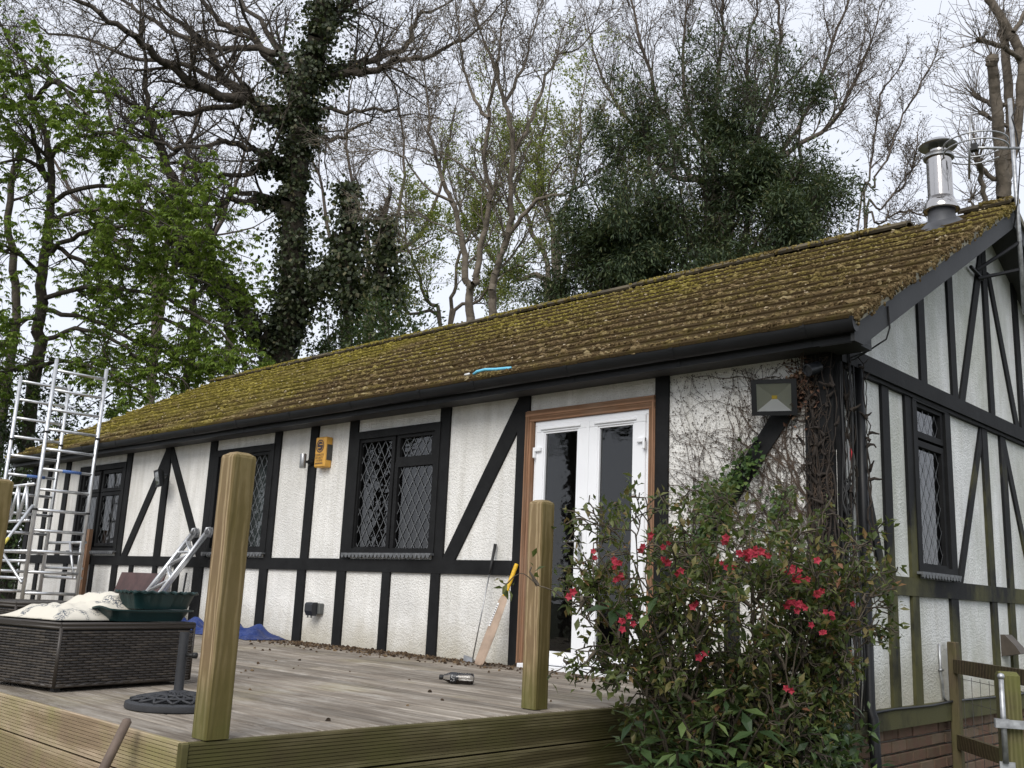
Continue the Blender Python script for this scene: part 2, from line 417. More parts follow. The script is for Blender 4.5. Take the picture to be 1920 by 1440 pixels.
def brick_mat():
    m, t, b = newmat('brick_mat'); h = N(t); b.inputs['Roughness'].default_value = .95; b.inputs['Specular IOR Level'].default_value = .1
    oi = h.n('ObjectInfo'); c = h.ramp(oi.outputs['Random'], [(0, (.115, .070, .052)), (.5, (.165, .095, .070)), (1, (.18, .13, .095))])
    f = h.noise(h.coord(), 9, 5, .65); c = h.mix(h.ramp(f, [(.38, 0.), (.66, .75)]), c, (.13, .11, .072))
    h.l(c, b.inputs['Base Color']); h.bump(h.noise(h.coord(), 70, 4, .7), b, .6, .006)
brick_mat()
def rattan_mat():
    m, t, b = newmat('rattan'); h = N(t); b.inputs['Roughness'].default_value = .45
    g = h.n('NewGeometry'); h.l(h.ramp(g.outputs['Random Per Island'], [(0, (.018, .014, .011)), (.6, (.034, .027, .021)), (1, (.060, .048, .036))]), b.inputs['Base Color'])
rattan_mat()
def fabric_mat():
    m, t, b = newmat('printed_fabric'); h = N(t); b.inputs['Roughness'].default_value = .9
    v = h.coord(); a = h.noise(v, 9, 1, .5); d = h.noise(v, 55, 3, .7, 1.5)
    k = h.math('MULTIPLY', h.ramp(a, [(.54, 0.), (.60, 1.)]), h.ramp(d, [(.48, 0.), (.53, 1.)]))
    h.l(h.mix(k, (.64, .60, .51), (.06, .075, .10)), b.inputs['Base Color'])
fabric_mat()
M = MAT

# ================================================================== ground
GZ = -1.05
mb = MB(); n = 12
for i in range(n + 1):
    for j in range(n + 1): mb.v.append((-600 + 1200 * i / n, -600 + 1200 * j / n, GZ))
mb.f = [(i * (n + 1) + j, (i + 1) * (n + 1) + j, (i + 1) * (n + 1) + j + 1, i * (n + 1) + j + 1) for i in range(n) for j in range(n)]
tag(mb.build('ground', M['ground_mat']), kind='structure')

# ================================================================== the bungalow
L0 = -13.0                      # left end of the front wall
RY, RZ, SL = 2.97, 4.035, .548  # ridge line and roof slope
def zr(y): return RZ - SL * abs(RY - y)
H = thing('bungalow', 'long white bungalow with black timbers and a mossy tiled roof', 'house', (-6.5, 3, 0))
def wall_with_holes(u0, u1, z0, z1, holes, to3, depth, topf=None):
    "wall face in (u,z) with openings and their reveals; to3(u,z,d) places a point, d = depth into the wall"
    us = sorted({u0, u1, *[h[0] for h in holes], *[h[1] for h in holes]}); zs = sorted({z0, z1, *[h[2] for h in holes], *[h[3] for h in holes]})
    mb = MB()
    for a, b in zip(us, us[1:]):
        for c, d in zip(zs, zs[1:]):
            if any(h[0] <= a and b <= h[1] and h[2] <= c and d <= h[3] for h in holes): continue
            mb.add([to3(a, c, 0), to3(b, c, 0), to3(b, d, 0), to3(a, d, 0)], [(0, 1, 2, 3)])
    for h in holes:
        a, b, c, d = h
        for p, q in (((a, c), (b, c)), ((b, c), (b, d)), ((b, d), (a, d)), ((a, d), (a, c))):
            mb.add([to3(*p, 0), to3(*p, depth), to3(*q, depth), to3(*q, 0)], [(0, 1, 2, 3)])
    return mb
W1 = (-11.20, -9.83, .86, 2.0); W2 = (-7.50, -6.34, .85, 1.985); W3 = (-4.88, -3.70, .85, 1.985); DR = (-2.61, -1.37, .0, 1.985)
wall_with_holes(L0, 0, -1.05, 2.3, [W1, W2, W3, DR], lambda u, z, d: (u, d, z), .12).build('wall', M['render_front'], H)
GW = (1.19, 1.825, .81, 2.075)
gm = wall_with_holes(0, 2 * RY, -.19, 2.12, [GW], lambda u, z, d: (-d, u, z), .12)
gm.add([(0, 0, 2.12), (0, 2 * RY, 2.12), (0, 2 * RY, 2.36), (0, RY, 4.0), (0, 0, 2.36)], [(0, 1, 2, 3, 4)])
gm.build('wall', M['render_gable'], H)
MB().add([(L0, 0, -1.05), (L0, 2 * RY, -1.05), (L0, 2 * RY, 2.36), (L0, RY, 4.0), (L0, 0, 2.36)], [(4, 3, 2, 1, 0)]).build('wall', M['render_gable'], H)
MB().add([(L0, 2 * RY, -1.05), (0, 2 * RY, -1.05), (0, 2 * RY, 2.36), (L0, 2 * RY, 2.36)], [(0, 1, 2, 3)]).build('wall', M['render_gable'], H)
MB().add([(L0, 1.6, -.05), (-.4, 1.6, -.05), (-.4, 1.6, 2.3), (L0, 1.6, 2.3), (L0, .13, -.05), (-.4, .13, -.05), (-1.5, 5.5, -.05), (-1.5, .13, -.05), (-1.5, .13, 2.3), (-1.5, 5.5, 2.3)], [(0, 1, 2, 3), (4, 5, 1, 0), (6, 7, 8, 9)]).build('room_lining', M['interior'], H)

rnd = random.Random(5)
def timber(poly, ax, a, b, mat):
    "flat board: polygon on the wall plane, standing proud of it"
    return MB().prism(poly, ax, a, b).build('timber', mat, H)
def fv(x0, x1, z0, z1, pr=.022):
    j = lambda: rnd.uniform(-.004, .004)
    timber([(x0 + j(), z0), (x1 + j(), z0), (x1 + j(), z1), (x0 + j(), z1)], 1, -pr, .01, M['timber'])
ZT, RT, RB = 2.135, .803, .686
for x0, x1 in ((-13.0, -12.86), (-12.40, -12.27), (-11.76, -11.62), (-9.83, -9.68), (-8.78, -8.63), (-7.68, -7.545), (-6.34, -6.21), (-5.675, -5.545), (-5.015, -4.885), (-3.695, -3.565)):
    fv(x0, x1, RT, ZT)
fv(-2.738, -2.612, -.03, ZT); fv(-1.368, -1.25, -.03, ZT)
fv(-.19, -.002, -.19, ZT, .03)
fv(-13.0, -2.738, RB, RT, .025); fv(-1.25, -.19, RB, RT, .025)
for x0, x1 in ((-12.4, -12.28), (-11.4, -11.28), (-10.53, -10.43), (-9.88, -9.73), (-9.39, -9.29), (-8.77, -8.66), (-8.23, -8.11), (-7.77, -7.57), (-6.395, -6.25), (-5.70, -5.565), (-5.045, -4.912), (-4.36, -4.25), (-3.70, -3.587), (-.80, -.69)):
    fv(x0, x1, -.03, RB)
def brace(a0, a1, b0, b1, za, zb, pr=.019):
    timber([(a0, za), (a1, za), (b1, zb), (b0, zb)], 1, -pr, .01, M['timber'])
brace(-9.66, -9.50, -8.76, -8.60, RT, ZT); brace(-7.75, -7.60, -8.74, -8.60, RT, ZT)
timber([(-2.735, 2.135), (-2.735, 1.86), (-3.41, RT), (-3.57, RT)], 1, -.019, .01, M['timber'])
brace(-1.17, -1.01, -.26, -.10, RT, 2.0)
# gable boards
def gv(y0, y1, z0, z1, pr=.022):
    j = lambda: rnd.uniform(-.004, .004)
    timber([(y0 + j(), z0), (y1 + j(), z0), (y1 + j(), z1), (y0 + j(), z1)], 0, -.01, pr, M['timber_gable'])
gv(0., .075, -.06, 2.30, .026)
for y0, y1 in ((.66, .775), (1.05, 1.185), (1.832, 1.91), (2.61, 2.74), (3.06, 3.19), (3.95, 4.07), (4.7, 4.83), (5.3, 5.42), (5.84, 5.94)): gv(y0, y1, .77, 2.085)
for y0, y1 in ((.675, .793), (1.04, 1.158), (1.75, 1.895), (2.62, 2.74), (3.04, 3.17), (3.85, 3.98), (4.6, 4.73), (5.3, 5.42), (5.84, 5.94)): gv(y0, y1, -.07, .65)
gv(.075, 5.95, .648, .77, .027)
timber([(0, 2.072), (5.94, 2.072), (5.94, 2.187), (0, 2.187)], 0, -.01, .055, M['timber_gable'])
timber([(.075, 2.045), (5.94, 2.045), (5.94, 2.070), (.075, 2.070)], 0, -.01, .035, M['timber_gable'])
timber([(.045, -.185), (5.94, -.185), (5.94, -.062), (.045, -.062)], 0, -.03, .05, M['timber_gable'])
def gbrace(a0, a1, b0, b1, za, zb): timber([(a0, za), (a1, za), (b1, zb), (b0, zb)], 0, -.01, .018, M['timber_gable'])
gbrace(.55, .65, .03, .13, .77, 2.07); gbrace(1.92, 2.02, 2.60, 2.70, .77, 2.07); gbrace(3.68, 3.78, 3.09, 3.19, .77, 2.07)
gbrace(2.15, 2.265, 2.84, 2.955, 2.185, 3.66); gbrace(3.52, 3.63, 3.0, 3.09, 2.185, 3.50)
for y0, y1 in ((1.37, 1.49), (2.0, 2.115), (2.865, 2.975), (3.67, 3.79), (4.4, 4.52)):
    timber([(y0, 2.187), (y1, 2.187), (y1, zr(y1) - .05), (y0, zr(y0) - .05)], 0, -.01, .022, M['timber_gable'])

# ---- brick plinth under the gable sill
pl = MB().box((-.2, .0, -1.05), (-.03, 5.94, -.186)).build('brick_plinth', M['mortar'], H)
bm_ = MB().cbox((-.05, -.106, -.034), (.05, .106, .034), .005); bme = bm_.build('brick', M['brick_mat'], pl)
first = True; brnd = random.Random(3)
def put_brick(x, y, z, rot=0.):
    global first
    if first: o = bme; first = False
    else: o = bme.copy(); link(o, pl)
    o.location = (x, y, z); o.rotation_euler = (brnd.uniform(-.01, .01), brnd.uniform(-.01, .01), rot)
CH = .0795
for r in range(10):
    z = -.186 - CH * (r + .5)
    off = .0 if r % 2 else .112
    y = .11 - off
    while y < 4.3:
        if y > .08: put_brick(-.052 + brnd.uniform(-.004, .004), y, z)
        y += .2245

# ---- roof
XR, XL = .25, -13.25
rf = MB()
for s in (1, -1):
    ye, yr = (-.30, RY) if s > 0 else (2 * RY + .30, RY)
    P = [(XL, ye, zr(ye)), (XR, ye, zr(ye)), (XR, yr, zr(yr)), (XL, yr, zr(yr))]
    Q = [(x, y, z - .05) for x, y, z in P]
    rf.add(Q + P, [(0, 1, 2, 3)[::s], (4, 5, 6, 7)[::s], (0, 4, 5, 1), (1, 5, 6, 2), (3, 2, 6, 7), (0, 3, 7, 4)])
roof = rf.build('roof', M['soffit_paint'], H)
TH = math.atan(SL); NC = 13; GA = (RY + .33) / math.cos(TH) / NC; TW = .30
tm = MB().cbox((-TW / 2 + .002, -GA * 1.12, 0), (TW / 2 - .002, 0, .028), .004)
t0 = tm.build('tile', M['mossy_tile'], roof); tfirst = True; trn = random.Random(8)
rest = []
ncol = int((XR - XL) / TW)
def tile_pos(c, r):
    x = XR + .03 - TW * (c + .5) - (0 if r % 2 else .0); s = (NC - r) * GA     # s: distance down the slope from ridge to lower edge +GA
    y = RY - (s - GA) * math.cos(TH); z = RZ - (s - GA) * math.sin(TH)
    return x, y, z
for c in range(ncol):
    for r in range(NC):
        x, y, z = tile_pos(c, r)
        rx = TH + math.radians(-2.9) + trn.uniform(-.008, .008)
        loc = Vector((x, y, z + .004)); rot = (rx, trn.uniform(-.01, .01), trn.uniform(-.008, .008))
        if c < 23:
            if tfirst: o = t0; tfirst = False
            else: o = t0.copy(); link(o, roof)
            o.location = loc; o.rotation_euler = rot
        else:
            from mathutils import Euler
            R3 = Euler(rot).to_matrix(); rest.append([tuple(R3 @ Vector(v) + loc) for v in tm.v])
mb = MB()
for vs_ in rest: mb.add(vs_, tm.f)
for r in range(NC):      # rear slope, one long strip per course
    s = r * GA; y0 = RY + s * math.cos(TH); y1 = y0 + GA * 1.1 * math.cos(TH)
    mb.hexa([(XL, y0, zr(y0) + .0), (XR + .03, y0, zr(y0)), (XR + .03, y1, zr(y1) + .02), (XL, y1, zr(y1) + .02), (XL, y0, zr(y0) + .02), (XR + .03, y0, zr(y0) + .02), (XR + .03, y1, zr(y1) + .045), (XL, y1, zr(y1) + .045)])
tag(mb.build('tile_field', M['mossy_tile'], roof), kind='stuff')
# ridge tiles
rg = MB(); prof = []
for i in range(9):
    a = math.pi * (i / 8) * .82 + math.pi * .09
    prof.append((RY - .125 * math.cos(a), RZ + .0 + .085 * math.sin(a)))
prof2 = [(RY - .108 * math.cos(math.pi * (i / 8) * .82 + math.pi * .09), RZ - .02 + .085 * math.sin(math.pi * (i / 8) * .82 + math.pi * .09)) for i in range(9)]
ring = prof + prof2[::-1]
nR = 30; LR = (XR + .04 - XL) / nR
ridge0 = MB().prism([(y - RY, z - RZ) for y, z in ring], 0, -LR / 2 + .004, LR / 2 - .004).build('ridge_tile', M['ridge_tile_mat'], roof)
smooth_by_angle(ridge0, 50)
k = 0
for i in range(nR):
    xc = XR + .04 - LR * (i + .5)
    if -.42 < xc < -.02: continue            # the flue passes here
    if k == 0: o = ridge0
    else: o = ridge0.copy(); link(o, roof)
    k += 1
    o.location = (xc, RY, RZ + trn.uniform(-.006, .006)); o.rotation_euler = (trn.uniform(-.03, .03), trn.uniform(-.008, .008), 0)
# moss clumps growing along the tile edges
rg_ = np.random.default_rng(4)
def clumps(P, Nn, R, hgt, rng):
    "squashed irregular mounds: P centre, Nn normal, R radius"
    n = len(P); k = 4
    u = np.cross(Nn, rng.normal(size=(n, 3))); u /= np.linalg.norm(u, axis=1)[:, None]; w = np.cross(Nn, u)
    V = np.zeros((n, 2 * k + 1, 3), np.float32)
    for j in range(k):
        a = 2 * math.pi * j / k; d = math.cos(a) * u + math.sin(a) * w
        r0 = R * rng.uniform(.7, 1.25, n); V[:, j] = P + d * r0[:, None] - Nn * (R * .25)[:, None]
        a2 = a + .5; d2 = math.cos(a2) * u + math.sin(a2) * w
        r1 = R * rng.uniform(.45, .85, n); V[:, k + j] = P + d2 * r1[:, None] + Nn * (hgt * rng.uniform(.45, .9, n))[:, None]
    V[:, 2 * k] = P + Nn * (hgt * rng.uniform(.8, 1.2, n))[:, None]
    q = [(j, (j + 1) % k, k + (j + 1) % k, k + j) for j in range(k)]; t = [(k + j, k + (j + 1) % k, 2 * k) for j in range(k)]
    off = (np.arange(n) * (2 * k + 1))[:, None, None]
    return V.reshape(-1, 3), [(np.array(q)[None] + off).reshape(-1, 4), (np.array(t)[None] + off).reshape(-1, 3)]
NM = 62000
cs, sn = math.cos(TH), math.sin(TH)
xs = XL + (XR + .03 - XL) * rg_.random(NM) ** .8
row = rg_.integers(0, NC, NM); fr = np.where(rg_.random(NM) < .48, np.abs(rg_.normal(0, .15, NM)), rg_.random(NM)); fr = fr + .10 * np.sin(xs * 1.7 + row * 2.1) * np.sin(xs * .6 + row) + .07 * np.sin(xs * 5.3 + row * 1.3); fr = np.clip(fr, -.06, 1)
s_up = (row + fr) * GA                          # distance up from the eave
ys = RY - (NC * GA - s_up) * cs; zs_ = RZ - (NC * GA - s_up) * sn
lift = .038 * (1 - fr) + .008
Pm = np.stack([xs, ys - sn * lift, zs_ + cs * lift], 1)
Nn = np.tile(np.array([0, -sn, cs]), (NM, 1)) + rg_.normal(0, .18, (NM, 3)); Nn /= np.linalg.norm(Nn, axis=1)[:, None]
thin = np.sin(xs * 1.3 + 2 * np.sin(ys * 2.2)) * np.sin(ys * 2.9 + xs * .7) + .6 * np.sin(xs * 4.1 + ys * 5.)
keep = (thin + rg_.normal(0, .5, NM) > -1.15) & (((xs + .205) / .24) ** 2 + ((ys - 2.55) / .30) ** 2 > 1)
R = rg_.uniform(.008, .024, NM) * np.where(fr < .25, 1.15, .95); hg = R * rg_.uniform(.5, 1.0, NM)
Pm, Nn, R, hg = Pm[keep], Nn[keep], R[keep], hg[keep]
ncu = 2600; xc_ = rg_.uniform(XL, XR, ncu); sc_ = (rg_.integers(0, NC, ncu) + np.abs(rg_.normal(0, .22, ncu))) * GA; yc_ = RY - (NC * GA - sc_) * cs; zc_ = RZ - (NC * GA - sc_) * sn
okc = ((xc_ + .205) / .3) ** 2 + ((yc_ - 2.55) / .35) ** 2 > 1; okc &= np.sin(xc_ * 2.3 + yc_ * 3.1) + rg_.normal(0, .6, ncu) > .1
Pc_ = np.stack([xc_, yc_ - sn * .034, zc_ + cs * .034], 1)[okc]; Nc_ = np.tile(np.array([0, -sn, cs]), (len(Pc_), 1)) + rg_.normal(0, .12, (len(Pc_), 3)); Nc_ /= np.linalg.norm(Nc_, axis=1)[:, None]; Rc_ = rg_.uniform(.025, .052, len(Pc_))
Pm = np.concatenate([Pm, Pc_]); Nn = np.concatenate([Nn, Nc_]); R = np.concatenate([R, Rc_]); hg = np.concatenate([hg, Rc_ * .75])
# moss on the ridge tiles and hanging over the verge
ne = 4200; xe = rg_.uniform(XL, XR + .03, ne); xe = xe[(np.sin(xe * 2.1) + np.sin(xe * 5.3 + 1) + rg_.normal(0, .5, ne) > -.6) & ~((xe > -.5) & (xe < .02))]; ne = len(xe); ae = rg_.uniform(.35, 2.0, ne)
Pe = np.stack([xe, RY - .122 * np.cos(ae), RZ + .083 * np.sin(ae)], 1); Ne_ = np.stack([np.zeros(ne), -np.cos(ae), np.sin(ae)], 1); Re = rg_.uniform(.010, .026, ne)
nv = 1500; sv = rg_.random(nv) * NC * GA; sv = np.where(rg_.random(nv) < .7, np.round(sv / GA) * GA + np.abs(rg_.normal(0, .05, nv)), sv); dv = np.abs(rg_.normal(0, .028, nv))
Pv_ = np.stack([np.full(nv, XR + .045), RY - (NC * GA - sv) * cs + sn * dv * .2, RZ - (NC * GA - sv) * sn + .045 - dv], 1); Nv_ = np.tile([1., -.2, .35], (nv, 1)) + rg_.normal(0, .25, (nv, 3)); Rv = rg_.uniform(.008, .024, nv)
Nv_ /= np.linalg.norm(Nv_, axis=1)[:, None]
Pm = np.concatenate([Pm, Pe, Pv_]); Nn = np.concatenate([Nn, Ne_, Nv_]); R = np.concatenate([R, Re, Rv]); hg = np.concatenate([hg, Re * .7, Rv * .7])
V, F = clumps(Pm, Nn, R, hg, rg_)
tag(link(bpy.data.objects.new('moss', fastmesh('moss', V, F, M['moss'], False)), roof), kind='stuff')
# pale fallen bud scales lying on the moss
nf = 1500; xf = rg_.uniform(XL, XR, nf); sf = rg_.random(nf) ** .8 * NC * GA; yf = RY - (NC * GA - sf) * cs; zf = RZ - (NC * GA - sf) * sn
C_ = np.stack([xf, yf - sn * .060, zf + cs * .060], 1); a_ = rg_.uniform(0, 6.28, nf)
d1 = np.stack([np.cos(a_), np.sin(a_) * cs, np.sin(a_) * sn], 1) * rg_.uniform(.006, .02, nf)[:, None]; d2 = np.stack([-np.sin(a_), np.cos(a_) * cs, np.cos(a_) * sn], 1) * rg_.uniform(.004, .008, nf)[:, None]
V = np.stack([C_ - d1, C_ - d2, C_ + d1, C_ + d2 + np.array([0, -.004, .006])], 1).reshape(-1, 3)
tag(link(bpy.data.objects.new('fallen_scales', fastmesh('fallen_scales', V, np.arange(nf * 4).reshape(-1, 4), M['fleck'])), roof), kind='stuff')

# ---- bargeboards, verge, fascia, soffit, gutter
def barge_poly(sg):
    yy = lambda y: y if sg > 0 else 2 * RY - y
    top = lambda y: zr(y) - .03
    return [(yy(-.30), 2.107), (yy(-.175), 2.107), (yy(RY), top(RY) - .155), (yy(RY), top(RY)), (yy(-.30), top(-.30))]
MB().prism(barge_poly(1), 0, XR, XR + .025).build('bargeboard', M['barge_paint'], H)
MB().prism(barge_poly(-1), 0, XR + .001, XR + .026).build('bargeboard', M['barge_paint'], H)
for s in (1, -1):
    yy = lambda y: y if s > 0 else 2 * RY - y
    MB().prism([(yy(-.32), zr(-.32) - .028), (yy(RY), RZ - .028), (yy(RY), RZ + .035), (yy(-.32), zr(-.32) + .03)], 0, XR - .02, XR + .045 + .001 * s).build('verge_mortar', M['verge_mortar'], H)
MB().prism([(-.26, 2.118), (-.235, 2.118), (-.235, 2.28), (-.26, 2.28)], 0, L0 - .2, XR - .002).build('fascia_board', M['fascia_paint'], H)
MB().box((L0 - .2, -.236, 2.135), (XR - .003, .0, 2.147)).build('soffit', M['soffit_paint'], H)
so = MB()
for s in (1, -1):
    yy = lambda y: y if s > 0 else 2 * RY - y
    so.prism([(yy(-.2), zr(-.2) - .075), (yy(RY), RZ - .075), (yy(RY), RZ - .06), (yy(-.2), zr(-.2) - .06)], 0, -.005, XR)
so.build('soffit', M['soffit_paint'], H)
MB().prism([(-.255, 2.112), (.0, 2.112), (.0, 2.35), (-.255, 2.29)], 0, .03, XR - .004).build('soffit_box', M['barge_paint'], H)
gp = [(-.263 - .052 + .052 * math.cos(a), 2.243 - .085 * math.sin(a)) for a in np.linspace(0, math.pi, 11)]
gi = [(-.263 - .052 + .048 * math.cos(a), 2.243 - .079 * math.sin(a)) for a in np.linspace(0, math.pi, 11)]
gut = MB().prism(gp + gi[::-1], 0, L0 - .22, .285).build('gutter', M['black_plastic'], H); smooth_by_angle(gut, 40)
gcap = MB().prism([(y, z) for y, z in gp], 0, .286, .292).build('stop_end', M['black_plastic'], gut)
gb = [(-.263 - .052 + .056 * math.cos(a), 2.248 - .092 * math.sin(a)) for a in np.linspace(0, math.pi, 11)]
br0 = MB().prism(gb + gi[::-1], 0, -.018, .018).add([(-.014, -.27, 2.19), (.014, -.27, 2.19), (.014, -.262, 2.12), (-.014, -.262, 2.12)], [(0, 1, 2, 3)]).build('gutter_bracket', M['black_plastic'], gut)
for i, xb in enumerate((-.03, -1.0, -1.95, -2.95, -3.62, -4.6, -5.6, -6.6, -7.5, -8.5, -9.5, -10.5, -11.5, -12.5)):
    o = br0 if i == 0 else br0.copy()
    if i: link(o, gut)
    o.location = (xb, 0, 0)

# ---- leaded windows
def clip(p, q, x0, x1, z0, z1):
    t0, t1 = 0., 1.; dx, dz = q[0] - p[0], q[1] - p[1]
    for pp, qq in ((-dx, p[0] - x0), (dx, x1 - p[0]), (-dz, p[1] - z0), (dz, z1 - p[1])):
        if abs(pp) < 1e-12:
            if qq < 0: return None
        else:
            r = qq / pp
            if pp < 0: t0 = max(t0, r)
            else: t1 = min(t1, r)
    return None if t0 >= t1 else ((p[0] + t0 * dx, p[1] + t0 * dz), (p[0] + t1 * dx, p[1] + t1 * dz))
def window(hole, lights, to3, dw=.105, dh=.165, frame='timber'):
    u0, u1, z0, z1 = hole; e = .028
    def B(mb, a, b, c, d, d0, d1):        # box in (u, z, depth): depth negative = proud of the wall
        P = [to3(*q) for q in ((a, c, d0), (b, c, d0), (b, c, d1), (a, c, d1), (a, d, d0), (b, d, d0), (b, d, d1), (a, d, d1))]
        mb.add(P, [(3, 2, 1, 0), (4, 5, 6, 7), (0, 1, 5, 4), (1, 2, 6, 5), (2, 3, 7, 6), (3, 0, 4, 7)])
    fr_ = MB()
    B(fr_, u0 - e, u1 + e, z1 - .045, z1 + e, -.032, .06); B(fr_, u0 - e, u1 + e, z0 - .01, z0 + .05, -.031, .06)
    B(fr_, u0 - e, u0 + .045, z0 + .05, z1 - .045, -.030, .06); B(fr_, u1 - .045, u1 + e, z0 + .05, z1 - .045, -.030, .06)
    w = fr_.build('window', M['timber'], H)
    for (a, b, c, d) in lights:
        s = MB(); f = .045
        B(s, a - f, b + f, c - f, c, -.012, .05); B(s, a - f, b + f, d, d + f, -.012, .05); B(s, a - f, a, c, d, -.011, .05); B(s, b, b + f, c, d, -.011, .05)
        s.build('casement', M['timber'], w)
        MB().add([to3(a, c, .02), to3(b, c, .02), to3(b, d, .02), to3(a, d, .02)], [(0, 1, 2, 3)]).build('pane', M['glass'], w)
        lt = MB(); hw = .0036; uc = (a + b) / 2; zc = (c + d) / 2; nn = 60
        for sg in (1, -1):
            for i in range(-nn, nn):
                cx = uc + i * dw; p = (cx - 30 * dw, zc - sg * 30 * dh); q = (cx + 30 * dw, zc + sg * 30 * dh)
                k = clip(p, q, a, b, c, d)
                if not k: continue
                (ax_, az), (bx_, bz) = k; l = math.hypot(bx_ - ax_, bz - az)
                if l < .01: continue
                nx, nz = -(bz - az) / l * hw, (bx_ - ax_) / l * hw; dd = .0145 - .002 * (sg > 0)
                lt.add([to3(ax_ + nx, az + nz, dd), to3(ax_ - nx, az - nz, dd), to3(bx_ - nx, bz - nz, dd), to3(bx_ + nx, bz + nz, dd)], [(0, 1, 2, 3)])
        lt.build('lead_lattice', M['lead'], w)
    # scalloped lead apron on the sill
    ap = MB(); k = int((u1 - u0 + .1) / .055)
    B(ap, u0 - .06, u1 + .03, z0 - .012, z0 + .006, -.065, -.02)
    for i in range(k):
        a = u0 - .06 + (u1 - u0 + .09) * i / k; b = u0 - .06 + (u1 - u0 + .09) * (i + .82) / k; mdl = (a + b) / 2
        P = [(a, z0 - .011), (a + (b - a) * .12, z0 - .030), (mdl, z0 - .040), (b - (b - a) * .12, z0 - .030), (b, z0 - .011)]
        V = [to3(x, z, -.066) for x, z in P] + [to3(x, z, -.052) for x, z in P]
        ap.add(V, [(0, 1, 2, 3, 4), (9, 8, 7, 6, 5)] + [(j, (j + 1) % 5, 5 + (j + 1) % 5, 5 + j) for j in range(5)])
    ap.build('sill', M['sill_lead'], w)
    return w
FT = lambda u, z, d: (u, d, z)
GT = lambda u, z, d: (-d, u, z)
window(W1, [(-11.09, -10.62, .97, 1.60), (-10.46, -9.95, .97, 1.60), (-11.09, -10.62, 1.70, 1.90), (-10.46, -9.95, 1.70, 1.90)], FT)
window(W2, [(-7.39, -6.98, .955, 1.64), (-7.39, -6.98, 1.725, 1.90), (-6.86, -6.45, .92, 1.905)], FT)
window(W3, [(-4.82, -4.355, .915, 1.905), (-4.245, -3.755, .890, 1.64), (-4.235, -3.80, 1.73, 1.908)], FT)
window(GW, [(1.285, 1.73, 1.82, 2.0), (1.265, 1.72, .88, 1.71)], GT, .11, .17)
cu = MB()
for i in range(40):
    x0 = -7.45 + 1.08 * i / 40; x1 = -7.45 + 1.08 * (i + 1) / 40; y0 = .20 + .03 * math.sin(i * 1.4); y1 = .20 + .03 * math.sin((i + 1) * 1.4)
    cu.add([(x0, y0, .8), (x1, y1, .8), (x1, y1, 2.02), (x0, y0, 2.02)], [(0, 1, 2, 3)])
cu.build('curtain', M['curtain'], H, True)

# ---- french doors
dx0, dx1, dz = DR[0], DR[1], DR[3]
dr = MB()
dr.cbox((dx0 - .021, -.033, -.02), (dx0 + .062, .03, dz - .0755), .004)
D = dr.build('door_frame', M['architrave'], H)
MB().cbox((dx1 - .045, -.033, -.02), (dx1 + .009, .03, dz - .0755), .004).build('door_jamb', M['architrave'], D)
MB().box((dx1 - .016, -.042, -.02), (dx1 + .004, -.0335, dz - .0305)).build('moulding', M['architrave'], D)
MB().cbox((dx0 - .02, -.034, dz - .075), (dx1 + .008, .03, dz + .018), .004).build('door_head', M['architrave_head'], D)
MB().box((dx0 - .023, -.042, dz - .03), (dx1 + .006, -.0345, dz + .010)).build('moulding', M['architrave_head'], D)
dr2 = MB().box((dx0 - .020, -.042, -.02), (dx0 + .018, -.0335, dz - .0305))
dr2.build('moulding', M['architrave'], D)
fx0, fx1, fz = dx0 + .064, dx1 - .047, 1.908
of = MB().cbox((fx0, -.012, fz - .035), (fx1, .06, fz), .003).cbox((fx0, -.0115, .0), (fx0 + .03, .06, fz - .0355), .003).cbox((fx1 - .03, -.0115, .0), (fx1, .06, fz - .0355), .003)
of.build('outer_frame', M['upvc'], D)
MB().cbox((fx0 - .02, -.10, -.012), (fx1 + .02, .05, .030), .004).build('threshold', M['upvc'], D)
mid = -1.985
for (a, b, ga, gb_, nm) in ((fx0 + .030, mid, -2.438, -2.085, 0), (mid + .002, fx1 - .030, -1.888, -1.553, 1)):
    lf = MB(); y0, y1 = -.028, .04; zt = fz - .035; z0 = .032
    lf.cbox((a, y0, 1.815), (b, y1, zt), .004); lf.cbox((a, y0, z0), (b, y1, .115), .004)
    lf.cbox((a, y0 + .0005, .1155), (ga, y1, 1.8145), .004); lf.cbox((gb_, y0 + .0005, .1155), (b, y1, 1.8145), .004)
    d_ = lf.build('door', M['upvc'], H)
    bd = MB(); k = .012
    for A_, B_ in (((ga, 1.803), (gb_, 1.8149)), ((ga, .1151), (gb_, .135)), ((ga, .135), (ga + k, 1.803)), ((gb_ - k, .135), (gb_, 1.803))):
        bd.box((A_[0], -.018, A_[1]), (B_[0], .02, B_[1]))
    bd.build('glazing_bead', M['upvc'], d_)
    MB().add([(ga, .0, .12), (gb_, .0, .12), (gb_, .0, 1.81), (ga, .0, 1.81)], [(0, 1, 2, 3)]).build('pane', M['door_glass'], d_)
    MB().cbox((ga - .03, -.042, 1.832), (gb_ + .03, -.0285, 1.85), .004).build('trickle_vent', M['upvc'], d_)
    hx = a - .012 if nm == 0 else b - .06
    for hz in (1.66, .35): MB().cbox((hx, -.05, hz), (hx + .075, -.0285, hz + .035), .005).cbox((hx if nm == 0 else hx + .055, -.056, hz - .05), (hx + .02 if nm == 0 else hx + .075, -.0288, hz + .034), .004).build('hinge', M['upvc'], d_)
    if nm == 0: MB().cbox((mid - .012, -.034, .05), (mid + .016, -.0285, fz - .04), .003).build('cover_strip', M['upvc'], d_)
    MB().cbox((a + .02, -.075, .036), (b - .02, -.0285, .062), .006).build('weather_bar', M['upvc'], d_)
hd = MB().cbox((mid - .055, -.045, .80), (mid - .028, -.0285, 1.02), .004).tube([(mid - .042, -.045, .95), (mid - .042, -.085, .95), (mid - .15, -.088, .945)], .009, 8)
